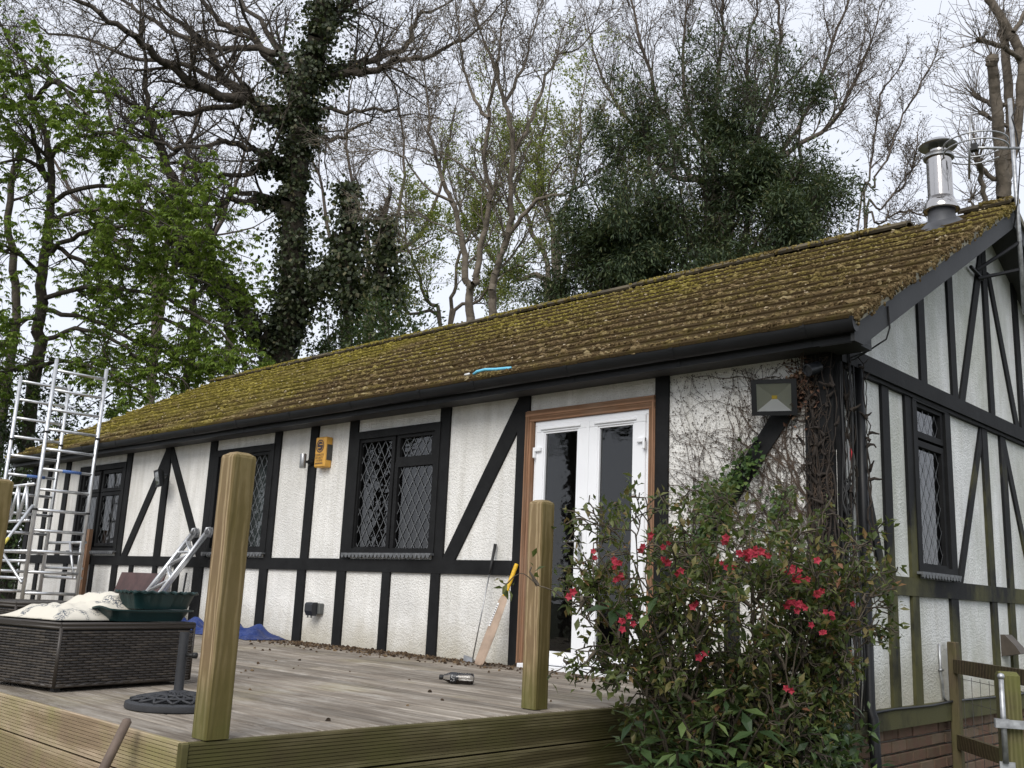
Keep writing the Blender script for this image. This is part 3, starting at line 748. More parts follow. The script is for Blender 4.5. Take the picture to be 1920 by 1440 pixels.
hd.build('door_handle', M['steel_dull'], D)

# ---- downpipe, cables and alarm wiring on the corner
MB().tube([(.04, .262, 2.10), (.045, .262, 1.0), (.05, .25, -.05), (.075, .235, -.10), (.085, .245, -.55), (.085, .26, -1.05)], .033, 12).build('downpipe', M['black_plastic'], H, True)

# ---- stainless flue through the ridge
fx, fy = -.205, 2.60; fz0 = zr(fy)
F_ = MB().lathe((fx, fy, 0), [(.118, fz0 - .1), (.112, fz0 + .20), (.0, fz0 + .201)], 28).build('flue', M['lead_flashing'], H, True)
fl = MB(); nseg = 28
for (ra, rb, ha, hb) in ((.24, .115, .006, .08),):
    V = []
    for r_, h_ in ((ra, ha), (rb, hb)):
        for j in range(nseg):
            a = 2 * math.pi * j / nseg; y = fy + r_ * math.sin(a) * .8 - (.02 if r_ == ra else 0); V.append((fx + r_ * .72 * math.cos(a), y, zr(min(y, RY - .01)) + .045 + h_ - .01))
    fl.add(V, [(j, (j + 1) % nseg, nseg + (j + 1) % nseg, nseg + j) for j in range(nseg)])
fl.build('flashing', M['lead_flashing'], F_, True)
MB().lathe((fx, fy, fz0), [(.150, .165), (.152, .172), (.108, .285), (.105, .285), (.147, .165), (.11, .165)], 32).build('storm_collar', M['steel'], F_, True)
smooth_by_angle(MB().lathe((fx, fy, fz0), [(.105, .28), (.105, .665), (.10, .665), (.10, .5)], 40).build('pipe', M['steel'], F_), 30)
smooth_by_angle(MB().lathe((fx, fy, fz0), [(.105, .66), (.128, .655), (.130, .668), (.112, .70), (.085, .70)], 36).build('collar', M['steel_dull'], F_), 30)
cw = MB().lathe((fx, fy, fz0), [(.085, .70), (.085, .73)], 30)
for j in range(4):
    a = j * math.pi / 2 + .4; cw.tube([(fx + .075 * math.cos(a), fy + .075 * math.sin(a), fz0 + .70), (fx + .075 * math.cos(a), fy + .075 * math.sin(a), fz0 + .79)], .008, 6)
cw.build('cowl_stay', M['steel'], F_)
smooth_by_angle(MB().lathe((fx, fy, fz0), [(.0, .772), (.155, .765), (.165, .775), (.10, .825), (.0, .845)], 36).build('cowl_cap', M['steel_dull'], F_), 30)

# ================================================================== deck
DX, DY = -.46, -3.98
deck = thing('timber_deck', 'raised weathered grey timber deck with grooved edge boards', 'deck', (-6, -2, 0))
drn = random.Random(12)
BW = .1465; NB = 27
dtemp = {}
for i in range(NB):
    y0 = -.012 - BW * (i + 1) + .0025; y1 = y0 + BW - .008
    cuts = [DX - .03]; x = DX - .03 - drn.uniform(1.8, 3.6)
    while x > -13.2: cuts.append(x); x -= 3.6
    cuts.append(-13.4)
    for a, b in zip(cuts, cuts[1:]):
        z = drn.uniform(-.0025, .0)
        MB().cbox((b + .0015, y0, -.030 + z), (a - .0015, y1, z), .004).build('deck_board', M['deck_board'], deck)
def grooved(name, axis, a, b, plane, sgn, zt, h, mat, ng=11):
    "reeded board standing on edge: grooves run along its length"
    prof = [(0, zt)]; t = .026; prof = []
    st = h / ng
    for i in range(ng):
        z1 = zt - st * i; z0 = z1 - st
        prof += [(0., z1 - .0016), (0., z0 + .0016)]
        if i < ng - 1: prof += [(.0055, z0 + .0009), (.0055, z0 - .0009)]
    prof = [(.004, zt)] + prof + [(.004, zt - h)]
    poly = [(plane - sgn * d, z) for d, z in prof] + [(plane - sgn * t, zt - h), (plane - sgn * t, zt)]
    return MB().prism(poly, axis, a, b).build(name, mat, deck)
for r in range(7):
    zt = -.002 - r * .1515
    xc = [DX - .006, -3.3, -6.9, -10.5, -13.4] if r % 2 == 0 else [DX - .006, -2.2, -5.8, -9.4, -13.4]
    for a, b in zip(xc, xc[1:]): grooved('edge_board', 0, b + .002, a - .002, DY, -1, zt, .144, M['fascia_front'])
    grooved('edge_board', 1, DY + .027, -.002, DX, 1, zt - .001, .144, M['fascia_side'])
wm = MB().cbox((DX - .0245, DY - .004, -1.05), (DX + .004, DY + .026, -.0025), .004); wm.build('corner_trim', M['fascia_side'], deck)
ins = MB().box((-13.38, DY + .06, -1.05), (DX - .05, DY + .08, -.035)).box((DX - .08, DY + .09, -1.05), (DX - .06, -.01, -.035)).build('joist', M['rail_wood'], deck)

def post(x, y, label, zt=1.0, s=.096):
    h = s / 2; c = .006; V = []; F = []
    ring = lambda k, z: [(x - h + k, y - h, z), (x + h - k, y - h, z), (x + h, y - h + k, z), (x + h, y + h - k, z), (x + h - k, y + h, z), (x - h + k, y + h, z), (x - h, y + h - k, z), (x - h, y - h + k, z)]
    sh = lambda q, f, z: [(x + (a - x) * f, y + (b - y) * f, z) for a, b, _ in q]
    levels = [ring(c, 0.), ring(c, zt - .022), sh(ring(c, 0), .94, zt - .012), sh(ring(c, 0), .55, zt), sh(ring(c, 0), .05, zt + .003)]
    mb = MB()
    for l in levels: mb.v += l
    for i in range(4): mb.f += [(i * 8 + j, i * 8 + (j + 1) % 8, i * 8 + 8 + (j + 1) % 8, i * 8 + 8 + j) for j in range(8)]
    mb.f += [tuple(range(8))[::-1], tuple(range(32, 40))]
    mb.v = [(a - x, b - y, c_) for a, b, c_ in mb.v]
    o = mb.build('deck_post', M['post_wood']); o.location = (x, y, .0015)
    return tag(o, label, 'post', 'posts on the deck edge')
post(-.503, -3.852, 'tall square timber post at the near corner of the deck', 1.005)
post(-.607, -2.052, 'square timber post on the deck edge in front of the white doors', 1.01)
post(-2.875, -3.86, 'timber post cut by the left edge of the picture, beside the metal tower', 1.02)

# moss and leaf litter swept against the wall
rg2 = np.random.default_rng(9)
nd = 1300
x_ = rg2.uniform(-7.2, -1.3, nd); y_ = -np.abs(rg2.normal(0, .22, nd)) - .03; x_[:1000] = rg2.normal(-4.3, 1.0, 1000); y_[:1000] = -np.abs(rg2.normal(.12, .18, 1000)) - .03
y_ = np.clip(y_, -1.2, -.035); x_ = np.clip(x_, -8, -.6)
xs2 = rg2.uniform(-7, -.7, 60); ys2 = rg2.uniform(-3.8, -.3, 60); x_ = np.concatenate([x_, xs2]); y_ = np.concatenate([y_, ys2])
Rr = rg2.uniform(.004, .015, len(x_)) * np.where(rg2.random(len(x_)) < .12, 1.6, 1.); P_ = np.stack([x_, y_, Rr * .2], 1); Nz = np.tile([0., 0, 1], (len(x_), 1)) + rg2.normal(0, .2, (len(x_), 3)); Nz /= np.linalg.norm(Nz, axis=1)[:, None]
V, F = clumps(P_, Nz, Rr, Rr * rg2.uniform(.4, .9, len(x_)), rg2)
tag(link(bpy.data.objects.new('leaf_litter', fastmesh('leaf_litter', V, F, M['debris'])), None), 'brown moss and leaf litter swept along the foot of the wall', 'litter', kind='stuff')

# ================================================================== things on the deck
# --- aluminium scaffold tower
sx0, sx1, sy0, sy1 = -9.93, -11.1, -1.05, -.40
tw = thing('scaffold_tower', 'tall aluminium scaffold tower standing at the far end of the deck', 'scaffold', ((sx0 + sx1) / 2, (sy0 + sy1) / 2, 0))
for x in (sx0, sx1):
    zt_ = 3.22 if x == sx0 else 3.14
    for y in (sy0, sy1):
        lg = MB().tube([(x, y, .03), (x, y, zt_)], .0245, 12).build('leg', M['alu'], tw, True)
        MB().tube([(x, y, .0), (x, y, .035)], .05, 10).build('foot', M['rubber'], lg)
        for zc in (2.27, 1.30):
            MB().tube([(x, y, zc), (x, y, zc + .025)], .030, 10).box((x + .015, y - .012, zc + .002), (x + .055, y + .012, zc + .018)).build('locking_clip', M['rubber'], lg)
    z = .30
    while z < 3.15:
        rg0 = MB().tube([(x, sy0 + .02, z), (x, sy1 - .02, z)], .019, 10).build('rung', M['alu'], tw, True)
        z += .2525
    zs_t = .30 + .2525 * 6
    lb = MB().tube([(x, sy0 + .26, zs_t), (x, sy0 + .50, zs_t)], .0202, 12).build('label_band', M['print_blue'], tw, True)
    mk = MB()
    for j in range(8):
        yj = sy0 + .30 + j * .022; a = [(x + .0206 * math.cos(t), yj + dy, zs_t + .0206 * math.sin(t)) for t, dy in ((-.75, 0), (-.75, .013), (.5, .013), (.5, 0))]
        mk.add(a, [(0, 1, 2, 3)])
    mk.build('lettering', M['print_white'], lb)
tt = lambda *p: MB().tube(p, .019, 10).build('brace', M['alu'], tw, True)
tt((sx0, sy0 - .03, 1.36), (sx0 - .1, sy0 - .45, .55), (sx0 - .16, sy0 - .72, .03))
tt((sx0, sy0 - .03, .42), (sx1, sy0 - .03, .95)); tt((sx0, sy1 + .03, .62), (sx1, sy1 + .03, .62)); tt((sx0, sy0 - .02, .80), (sx1 - .9, sy0 - .02, .80))
for zz in (.47, .68): tt((sx0, sy0 - .02, zz), (sx1 - .9, sy0 - .02, zz))
gb2 = []
for zz in (1.17, 1.62): tt((sx0 - .02, sy0 - .045, zz), (sx1 - 1.2, sy0 - .045, zz))
for i in range(8):
    a = sx0 - .1 - .28 * i; tt((a, sy0 - .045, 1.17), (a - .14, sy0 - .045, 1.62)); tt((a - .14, sy0 - .046, 1.62), (a - .28, sy0 - .046, 1.17))
tt((sx0 - .1, sy1 + .02, .50), (sx0 - .1, sy1 + .02, .95), ); tt((sx0 - .2, sy1 + .02, .5), (sx0 - .45, sy1 + .02, .95)); tt((sx0, sy1 + .03, .95), (sx1, sy1 + .03, .95)); tt((sx0, sy1 + .03, .5), (sx1, sy1 + .03, .5))
MB().tube([(sx0 - .05, sy0 - .24, .95), (sx0 - .075, sy0 - .34, .77)], .0205, 10).build('yellow_label', M['print_yellow'], tw, True)

# --- folded lattice frames leaning on the wall
def leaning(label, dx, dy, a1):
    bx, by, tx, ty, tz = -8.25 + dx, -.52 + dy, -7.78 + dx, -.06 + dy, 1.05
    A = np.array([bx, by, .025]); B = np.array([tx, ty, tz]); wv = np.array([.40, -.05, 0.])
    th = thing('lattice_frame', label, 'scaffold frame', (bx, by, 0), 'lattice frames leaning on the wall')
    for o_ in (np.zeros(3), wv):
        st = MB().tube([A + o_, B + o_], .0235, 10).build('stile', M['alu'], th, True)
        d = (B - A) / np.linalg.norm(B - A); n_ = np.array([0, -.5, .6]); P = [B + o_ + d * .0, B + o_ + d * .05 + n_ * .03, B + o_ + d * .08, B + o_ + d * .06 - n_ * .05, B + o_ + d * .01 - n_ * .07]
        MB().tube(P, [.020, .017, .016, .015, .013], 8).build('hook', M['galv'], st, True)
    pts = np.linspace(.08, .93, 7)
    for i in range(6):
        p = A + (B - A) * pts[i] + (wv if i % 2 else 0); q = A + (B - A) * pts[i + 1] + (0 if i % 2 else wv)
        MB().tube([p, q], .0135, 8).build('lattice_bar', M['alu'], th, True)
    for f in (.05, .80): MB().tube([A + (B - A) * f, A + (B - A) * f + wv], .0135, 8).build('lattice_bar', M['alu'], th, True)
leaning('silver lattice frame leaning on the wall, the inner of two', 0, 0, 0)
leaning('silver lattice frame leaning on the wall, the outer of two by the post', .085, -.075, 0)
# --- brown panel standing against the wall behind the box
b = MB().hexa([(-9.35, -.30, .0), (-8.22, -.30, .0), (-8.22, -.285, .0), (-9.35, -.285, .0), (-9.33, -.13, .60), (-8.20, -.13, .60), (-8.20, -.115, .60), (-9.33, -.115, .60)])
pb = b.build('brown_panel', M['brown_board']); tag(pb, 'dark red brown panel leaning on the wall behind the wicker box', 'panel')
b = MB().box((-10.62, -.10, .0), (-10.50, -.05, 1.15)).build('timber_batten', M['architrave']); tag(b, 'upright brown batten against the wall seen through the tower', 'batten')
b = MB().tube([(-7.86, -.075, .0), (-7.86, -.07, .35), (-7.84, -.06, .62)], .011, 8).box((-7.98, -.09, .155), (-7.80, -.06, .17)).build('metal_prop', M['socket_dark']); tag(b, 'thin dark metal prop by the wall beside the lattice frames', 'prop')

# --- blue tarpaulin
def cloth(name, mat, x0, x1, y0, y1, hf, nx=60, ny=16, thick=.006, rnds=1):
    r_ = np.random.default_rng(rnds); X, Y = np.meshgrid(np.linspace(0, 1, nx), np.linspace(0, 1, ny), indexing='ij')
    Z = hf(X, Y); Px = x0 + (x1 - x0) * X; Py = y0 + (y1 - y0) * Y + .03 * np.sin(X * 23) * (1 - Y)
    top = np.stack([Px, Py, Z], -1).reshape(-1, 3); bot = top * 1.; bot[:, 2] = np.maximum(bot[:, 2] - thick, .003)
    idx = lambda i, j: i * ny + j
    q = [(idx(i, j), idx(i + 1, j), idx(i + 1, j + 1), idx(i, j + 1)) for i in range(nx - 1) for j in range(ny - 1)]
    n_ = nx * ny; q2 = [tuple(a + n_ for a in f[::-1]) for f in q]
    edge = [(idx(i, 0), idx(i + 1, 0)) for i in range(nx - 1)] + [(idx(i + 1, ny - 1), idx(i, ny - 1)) for i in range(nx - 1)] + [(idx(0, j + 1), idx(0, j)) for j in range(ny - 1)] + [(idx(nx - 1, j), idx(nx - 1, j + 1)) for j in range(ny - 1)]
    q3 = [(b_, a_, a_ + n_, b_ + n_) for a_, b_ in edge]
    return link(bpy.data.objects.new(name, fastmesh(name, np.concatenate([top, bot]), np.array(q + q2 + q3), mat, True)), None)
def tarp_h(X, Y):
    e = np.clip(np.minimum(np.minimum(X, 1 - X) * 9, np.minimum(Y, 1 - Y) * 3.2), 0, 1)
    base = .105 - .05 * X + .02 * np.sin(X * 9 + 1) + .012 * np.sin(X * 21 + 2)
    return .008 + e * (base + .022 * np.sin(X * 31 + Y * 9) + .016 * np.sin(X * 57 - Y * 17) + .02 * np.abs(np.sin(X * 17 + Y * 5)))
tp = cloth('tarpaulin', M['blue_tarp'], -7.75, -5.72, -.50, -.06, tarp_h, 110, 22)
tag(tp, 'crumpled blue tarpaulin on the deck at the foot of the wall', 'tarpaulin')

# --- wicker box
def wicker(name, label, A, th, la, lc, z0, h, cat):
    u = np.array([-math.cos(th), -math.sin(th), 0]); w = np.array([-math.sin(th), math.cos(th), 0]); A = np.array([*A, 0.]); Z = np.array([0, 0, 1.])
    t = thing(name, label, cat, tuple(A + u * la / 2 + w * lc / 2))
    def bx(a0, a1, b0, b1, c0, c1):
        P = [A + u * a + w * b_ + Z * c for c in (c0, c1) for a, b_ in ((a0, b0), (a0, b1), (a1, b1), (a1, b0))]; return MB().hexa(P)
    bx(.012, la - .012, .012, lc - .012, z0, h - .02).build('core', M['rubber'], t)
    lid = bx(-.006, la + .006, -.006, lc + .006, h - .022, h - .002).build('lid', M['rattan'], t)
    for a in (0.02, la - .05):
        for b_ in (0.02, lc - .05): bx(a, a + .03, b_, b_ + .03, .0, z0).build('foot', M['rubber'], t)
    # flat strands woven over and under upright stakes: every strand is a bulging ribbon piece
    V = []; F = []
    def face(O, d, nrm, L):
        ns = max(2, int(L / .036)); pitch = L / ns; nr = int((h - .035 - z0) / .0125)
        for r in range(nr):
            z = z0 + .004 + r * .0125
            for s in range(-1, ns):
                if (s + r) % 2: continue
                a = max(0, s * pitch); b_ = min(L, (s + 2) * pitch)
                if b_ - a < .01: continue
                i0 = len(V); e = .0012
                for k in range(5):
                    t_ = k / 4; bul = .0015 + .0065 * math.sin(math.pi * t_)
                    p = O + d * (a + (b_ - a) * t_) + nrm * bul
                    V.append(p + Z * (z + e)); V.append(p + nrm * .0018 + Z * (z + .006)); V.append(p + Z * (z + .0123 - e))
                for k in range(4):
                    for c in (0, 1):
                        q = i0 + k * 3 + c; F.append((q, q + 3, q + 4, q + 1))
    face(A + w * lc, -w, -u, lc); face(A, u, -w, la); face(A + u * la, w, u, lc); face(A + u * la + w * lc, -u, w, la)
    tag(link(bpy.data.objects.new('weave', fastmesh('weave', V, np.array(F), M['rattan'])), t), kind='stuff')
    for a, b_ in ((0, 0), (la, 0), (0, lc), (la, lc)):
        MB().tube([A + u * a + w * b_ + Z * z0, A + u * a + w * b_ + Z * (h - .02)], .009, 8).build('corner_cane', M['rattan'], t, True)
    for zz, rr in ((h - .022, .009), (h - .004, .009), (z0 + .004, .008)):
        pts = [A, A + u * la, A + u * la + w * lc, A + w * lc, A]; MB().tube([p + Z * zz for p in pts], rr, 8).build('rim_cane', M['rattan'], t, True)
    return A, u, w
bA, bu, bw = wicker('wicker_box', 'dark brown woven wicker box near the deck corner', (-2.06, -3.775), .228, .56, .80, .022, .312, 'wicker box')
wicker('wicker_stool', 'dark woven wicker stool cut by the left edge of the picture', (-3.62, -3.42), .2, .55, .6, .03, .36, 'wicker stool')
TOP = .313
# --- printed cushion lying on the box
nx, ny = 46, 30
def bend(P): return P
cp = []; Xc, Yc = np.meshgrid(np.linspace(-1, 1, nx), np.linspace(-1, 1, ny), indexing='ij')
edge = (1 - Xc ** 4) * (1 - Yc ** 4)
ridge = .055 * np.exp(-((Xc - .25) / .35) ** 2) + .02 * np.exp(-((Xc + .75) / .22) ** 2)
wr = .006 * np.sin(Xc * 14 + Yc * 5) + .005 * np.sin(Yc * 17 - Xc * 6) + .004 * np.sin(Xc * 27 + 3 * Yc)
topz = TOP + .012 + edge * (.055 + ridge * 1.35 + wr); botz = TOP + .002 + (1 - edge) * .004
cc = np.array([bA[0], bA[1], 0]) + bu * .36 + bw * .40
cu_, cw_ = bu * .24, bw * .34
Pp = cc + Xc[..., None] * cw_ + Yc[..., None] * cu_
Vt = np.stack([Pp[..., 0], Pp[..., 1], topz], -1).reshape(-1, 3); Vb = np.stack([Pp[..., 0], Pp[..., 1], np.minimum(botz, topz - .002)], -1).reshape(-1, 3)
ii = lambda i, j: i * ny + j
q = [(ii(i, j), ii(i, j + 1), ii(i + 1, j + 1), ii(i + 1, j)) for i in range(nx - 1) for j in range(ny - 1)]; nn = nx * ny
q += [tuple(a + nn for a in f[::-1]) for f in q]
for i in range(nx - 1): q += [(ii(i, 0), ii(i + 1, 0), ii(i + 1, 0) + nn, ii(i, 0) + nn), (ii(i + 1, ny - 1), ii(i, ny - 1), ii(i, ny - 1) + nn, ii(i + 1, ny - 1) + nn)]
for j in range(ny - 1): q += [(ii(0, j + 1), ii(0, j), ii(0, j) + nn, ii(0, j + 1) + nn), (ii(nx - 1, j), ii(nx - 1, j + 1), ii(nx - 1, j + 1) + nn, ii(nx - 1, j) + nn)]
co = link(bpy.data.objects.new('cushion', fastmesh('cushion', np.concatenate([Vt, Vb]), np.array(q), M['printed_fabric'], True)), None)
tag(co, 'rumpled cream cushion with dark leaf print on the wicker box', 'cushion')
# --- dark green plastic trays with scalloped rims
def tray(name, label, c, ang, L, Wd, hh, tilt, rim, spout):
    V = []; n_ = 48; ca, sa = math.cos(ang), math.sin(ang)
    rings = [(.80, .0), (.97, hh), (1.06, hh + .004), (1.055, hh - .004), (.955, hh - .006), (.785, .006)]
    for k, (s, z) in enumerate(rings):
        for j in range(n_):
            a = 2 * math.pi * j / n_; sq = (abs(math.cos(a)) ** 5 + abs(math.sin(a)) ** 5) ** (-1 / 5)
            x, y = L / 2 * s * math.cos(a) * sq, Wd / 2 * s * math.sin(a) * sq
            zz = z
            if k in (1, 2, 3, 4): zz += rim * math.cos(a * 24) * .5 + spout * max(0, -math.cos(a)) ** 6 - .0 * x
            if k in (0, 5) and rim: x *= 1 + .03 * math.cos(a * 12); y *= 1 + .03 * math.cos(a * 12)
            V.append((c[0] + ca * x - sa * y, c[1] + sa * x + ca * y, c[2] + zz + tilt * x))
    F = [(i * n_ + j, i * n_ + (j + 1) % n_, (i + 1) * n_ + (j + 1) % n_, (i + 1) * n_ + j) for i in range(5) for j in range(n_)]
    F += [tuple(range(n_))[::-1], tuple(range(5 * n_, 6 * n_))]
    return tag(smooth_by_angle(MB().add(V, F).build(name, M['green_plastic']), 50), label, 'tray', 'green trays on the wicker box')
angb = math.atan2(bw[1], bw[0])
tc = bA + bu * .12 + bw * .56
tray('plastic_tray', 'flat dark green plastic tray with a curled lip, lying on the box', (tc[0], tc[1], TOP + .006), angb, .52, .20, .055, -.0, .0, .016)
tc = bA + bu * .13 + bw * .64
tray('plastic_trough', 'ribbed dark green plastic trough with scalloped rim on top of the tray', (tc[0], tc[1], TOP + .068), angb, .42, .20, .085, .0, .010, .0)

# --- parasol base
pc = on(331, 1327, 2, 0.0); px_, py_ = pc[0], pc[1]
pb_ = thing('parasol_base', 'round cast iron parasol base with lattice top and upright tube', 'parasol base', (px_, py_, 0))
RP = .212; 
smooth_by_angle(MB().lathe((px_, py_, 0), [(.0, .002), (RP, .002), (RP + .002, .008), (RP, .026), (RP - .022, .034), (RP - .026, .028), (RP - .03, .016), (0, .016)], 56).build('rim', M['iron'], pb_), 40)
hgt = lambda r_: .030 + .040 * max(0, 1 - r_ / RP) ** .8
nrib = 16
for j in range(nrib):
    a = 2 * math.pi * j / nrib
    for dr_ in (1, -1):
        pts = []
        for k in range(7):
            f = k / 6; r_ = .045 + (RP - .065) * f; aa = a + dr_ * f * 2 * math.pi / nrib * 1.5
            pts.append((px_ + r_ * math.cos(aa), py_ + r_ * math.sin(aa), hgt(r_)))
        MB().tube(pts, .0058, 6).build('lattice_rib', M['iron'], pb_, True)
for r_ in (.085, .135): MB().tube([(px_ + r_ * math.cos(t), py_ + r_ * math.sin(t), hgt(r_)) for t in np.linspace(0, 2 * math.pi, 41)], .0055, 6).build('lattice_ring', M['iron'], pb_, True)
smooth_by_angle(MB().lathe((px_, py_, 0), [(.046, .052), (.046, .062), (.032, .072), (.022, .074)], 28).build('hub', M['iron'], pb_), 40)
smooth_by_angle(MB().lathe((px_, py_, 0), [(.0205, .07), (.0205, .315), (.017, .315), (.017, .2)], 28).build('tube', M['iron'], pb_), 40)
MB().tube([(px_ + .02, py_ + .01, .22), (px_ + .05, py_ + .03, .22)], .007, 8).lathe((px_ + .05, py_ + .03, .22), [(.0, -.008), (.013, -.006), (.013, .010), (0, .012)], 12, (.8, .5, 0)).build('clamp_knob', M['rubber'], pb_, True)

# --- cricket bat
fA = on(905, 1249, 2, 0.0); fA = np.array([-2.72, -.36, .0]); fB = on(968, 1060, 1, -.045); d = fB - fA; Lb = np.linalg.norm(d); d /= Lb
side = np.cross(d, np.array([0, -1., 0])); side /= np.linalg.norm(side); nrm = np.cross(side, d)
if nrm[1] > 0: nrm = -nrm; 
bat = thing('cricket_bat', 'worn wooden cricket bat with yellow grip leaning on the wall', 'cricket bat', tuple(fA))
secs = [(.0, .030, .012, .010), (.012, .044, .020, .018), (.05, .050, .022, .026), (.25, .052, .020, .034), (.42, .050, .018, .028), (.54, .046, .016, .020), (.575, .034, .016, .018), (.60, .019, .016, .016)]
mb = MB()
for t_, hw_, ff, bb in secs:
    c = fA + d * (t_ * Lb / .86 + .006); ring_ = [(-hw_, 0), (-hw_ * .8, ff * .5), (0, ff * .72), (hw_ * .8, ff * .5), (hw_, 0), (hw_ * .75, -bb * .5), (0, -bb), (-hw_ * .75, -bb * .5)]
    mb.v += [tuple(c + side * a + nrm * b_) for a, b_ in ring_]
ns_ = len(secs)
mb.f = [(i * 8 + j, i * 8 + (j + 1) % 8, i * 8 + 8 + (j + 1) % 8, i * 8 + 8 + j) for i in range(ns_ - 1) for j in range(8)] + [tuple(range(8))[::-1], tuple(range(8 * ns_ - 8, 8 * ns_))]
smooth_by_angle(mb.build('blade', M['willow_wood'], bat), 35)
hp = [fA + d * (t_ * Lb / .86) for t_ in np.linspace(.585, .87, 26)]
MB().tube(hp, [.0165 + .0012 * (i % 2) for i in range(25)] + [.017], 12).build('grip', M['yellow_grip'], bat, True)
stk = MB()
c0 = fA + d * (.52 * Lb / .86) + nrm * .0155 - side * .022
stk.add([c0 + side * a + d * b_ for a, b_ in ((-.012, -.19), (.006, -.19), (.010, .0), (-.010, .0))], [(0, 1, 2, 3)])
stk.build('sticker', M['print_white'], bat)
st2 = MB()
for j in range(9):
    cj = c0 + nrm * .0008 - d * (.02 + j * .019); st2.add([cj + side * a + d * b_ for a, b_ in ((-.006, -.006), (.004, -.006), (.004, .005), (-.006, .005))], [(0, 1, 2, 3)])
st2.build('lettering', M['print_dark'], bat)

# --- golf club
gA = np.array([-2.985, -.16, .03]); gB = on(929, 1020, 1, -.028)
gc = thing('golf_club', 'thin golf club with black grip leaning on the white wall', 'golf club', (gA[0], gA[1], 0))
dg = (gB - gA); MB().tube([gA, gA + dg * .74], .0052, 8).build('shaft', M['steel_dull'], gc, True)
MB().tube([gA + dg * .73, gA + dg * .8, gB], [.0085, .0105, .0135], 10).build('grip', M['rubber'], gc, True)
hx_ = gA + np.array([-.045, .0, -.008]); smooth_by_angle(MB().hexa([hx_ + np.array(v) for v in ((-.05, -.012, -.020), (.05, -.010, -.018), (.05, .016, -.018), (-.05, .018, -.020), (-.05, -.006, .030), (.045, -.004, .014), (.045, .008, .014), (-.05, .010, .030))]).build('club_head', M['steel_dull'], gc), 20)

# --- plastic bottle
b0 = np.array([-1.79, -1.60, .034]); b1 = np.array([-1.60, -1.475, .034]); ax_b = (b1 - b0); Lq = .215; ax_b /= np.linalg.norm(ax_b)
bt = thing('drink_bottle', 'clear plastic bottle with dark label and cola dregs lying on the deck', 'bottle', (b0[0], b0[1], 0))
smooth_by_angle(MB().lathe(b0, [(.0, .012), (.013, .012), (.014, .022), (.020, .038), (.031, .062), (.033, .075), (.033, .108), (.0325, .112), (.033, .13), (.0315, .15), (.033, .17), (.033, .195), (.029, .208), (.012, .212), (.0, .208)], 28, ax_b).build('body', M['clear_plastic'], bt), 60)
MB().lathe(b0, [(.0, .0), (.0145, .0), (.0150, .004), (.0150, .018), (.013, .021)], 20, ax_b).build('cap', M['rubber'], bt)
smooth_by_angle(MB().lathe(b0, [(.0333, .072), (.0338, .074), (.0338, .108), (.0333, .110)], 28, ax_b).build('label', M['socket_dark'], bt), 50)
lq = MB(); up = np.array([0, 0, 1.]); sdv = np.cross(ax_b, up); V = []
stn = [(.034, .016), (.05, .024), (.066, .0305), (.11, .0315), (.15, .030), (.192, .0315), (.205, .028)]
for h_, r_ in stn:
    for j in range(9):
        a = math.pi + math.pi * j / 8; zc = r_ * math.sin(a) if False else None
        al = -.010; t_ = math.pi * j / 8; a0 = math.asin(max(-1, min(1, al / r_))); ang_ = math.pi - a0 + (math.pi + 2 * a0) * j / 8
        V.append(b0 + ax_b * h_ + sdv * (r_ * math.cos(ang_)) + up * (r_ * math.sin(ang_)))
lq.add(V, [(i * 9 + j, i * 9 + j + 1, i * 9 + 10 + j, i * 9 + 9 + j) for i in range(6) for j in range(8)] + [(i * 9, i * 9 + 9, i * 9 + 17, i * 9 + 8) for i in range(6)] + [tuple(range(9)), tuple(range(54, 63))[::-1]])
lq.build('cola', M['cola'], bt)
mk = MB(); tocam = CAM - b0; tocam -= ax_b * tocam.dot(ax_b); tocam /= np.linalg.norm(tocam); s3 = np.cross(ax_b, tocam)
for (h_, ang_, w_, l_) in ((.090, .35, .005, .018), (.083, -.1, .004, .004), (.083, -.45, .004, .004), (.097, .3, .004, .012), (.079, .5, .004, .006)):
    c = [b0 + ax_b * (h_ + e) + .0341 * (math.cos(ang_ + f) * tocam + math.sin(ang_ + f) * s3) for e, f in ((-w_ / 2, -l_ / .068), (w_ / 2, -l_ / .068), (w_ / 2, l_ / .068), (-w_ / 2, l_ / .068))]
    mk.add(c, [(0, 1, 2, 3)])
mk.build('label_print', M['print_white'], bt)

# --- tool handle propped on the deck edge
hA = on(239, 1349, 1, -4.035); hB = on(195, 1440, 1, -4.10); dh_ = (hB - hA); tt_ = (GZ + .0 - hA[2]) / dh_[2]
# steepen so that the foot stands on the ground near the deck
hE = hA + dh_ * 1.6; foot = np.array([hE[0] + (hE[0] - hA[0]) * 1.4, -4.45, GZ])
pts = [hA, hA + dh_, hA + dh_ * 1.6, hE * .5 + foot * .5, foot]
tl = thing('tool_handle', 'bare brown wooden tool handle propped against the deck edge', 'tool', tuple(foot))
MB().tube([hA + np.array([0, 0, .004]), hA - np.array([0, 0, .004])] + pts[1:], [.009, .0165, .017, .017, .018, .019], 12).build('handle', M['handle_wood'], tl, True)
MB().hexa([foot + np.array(v) for v in ((-.09, -.02, .0), (.09, -.02, .0), (.09, .0, .0), (-.09, .0, .0), (-.08, .01, .22), (.08, .01, .22), (.08, .02, .22), (-.08, .02, .22))]).build('blade', M['steel_dull'], tl)

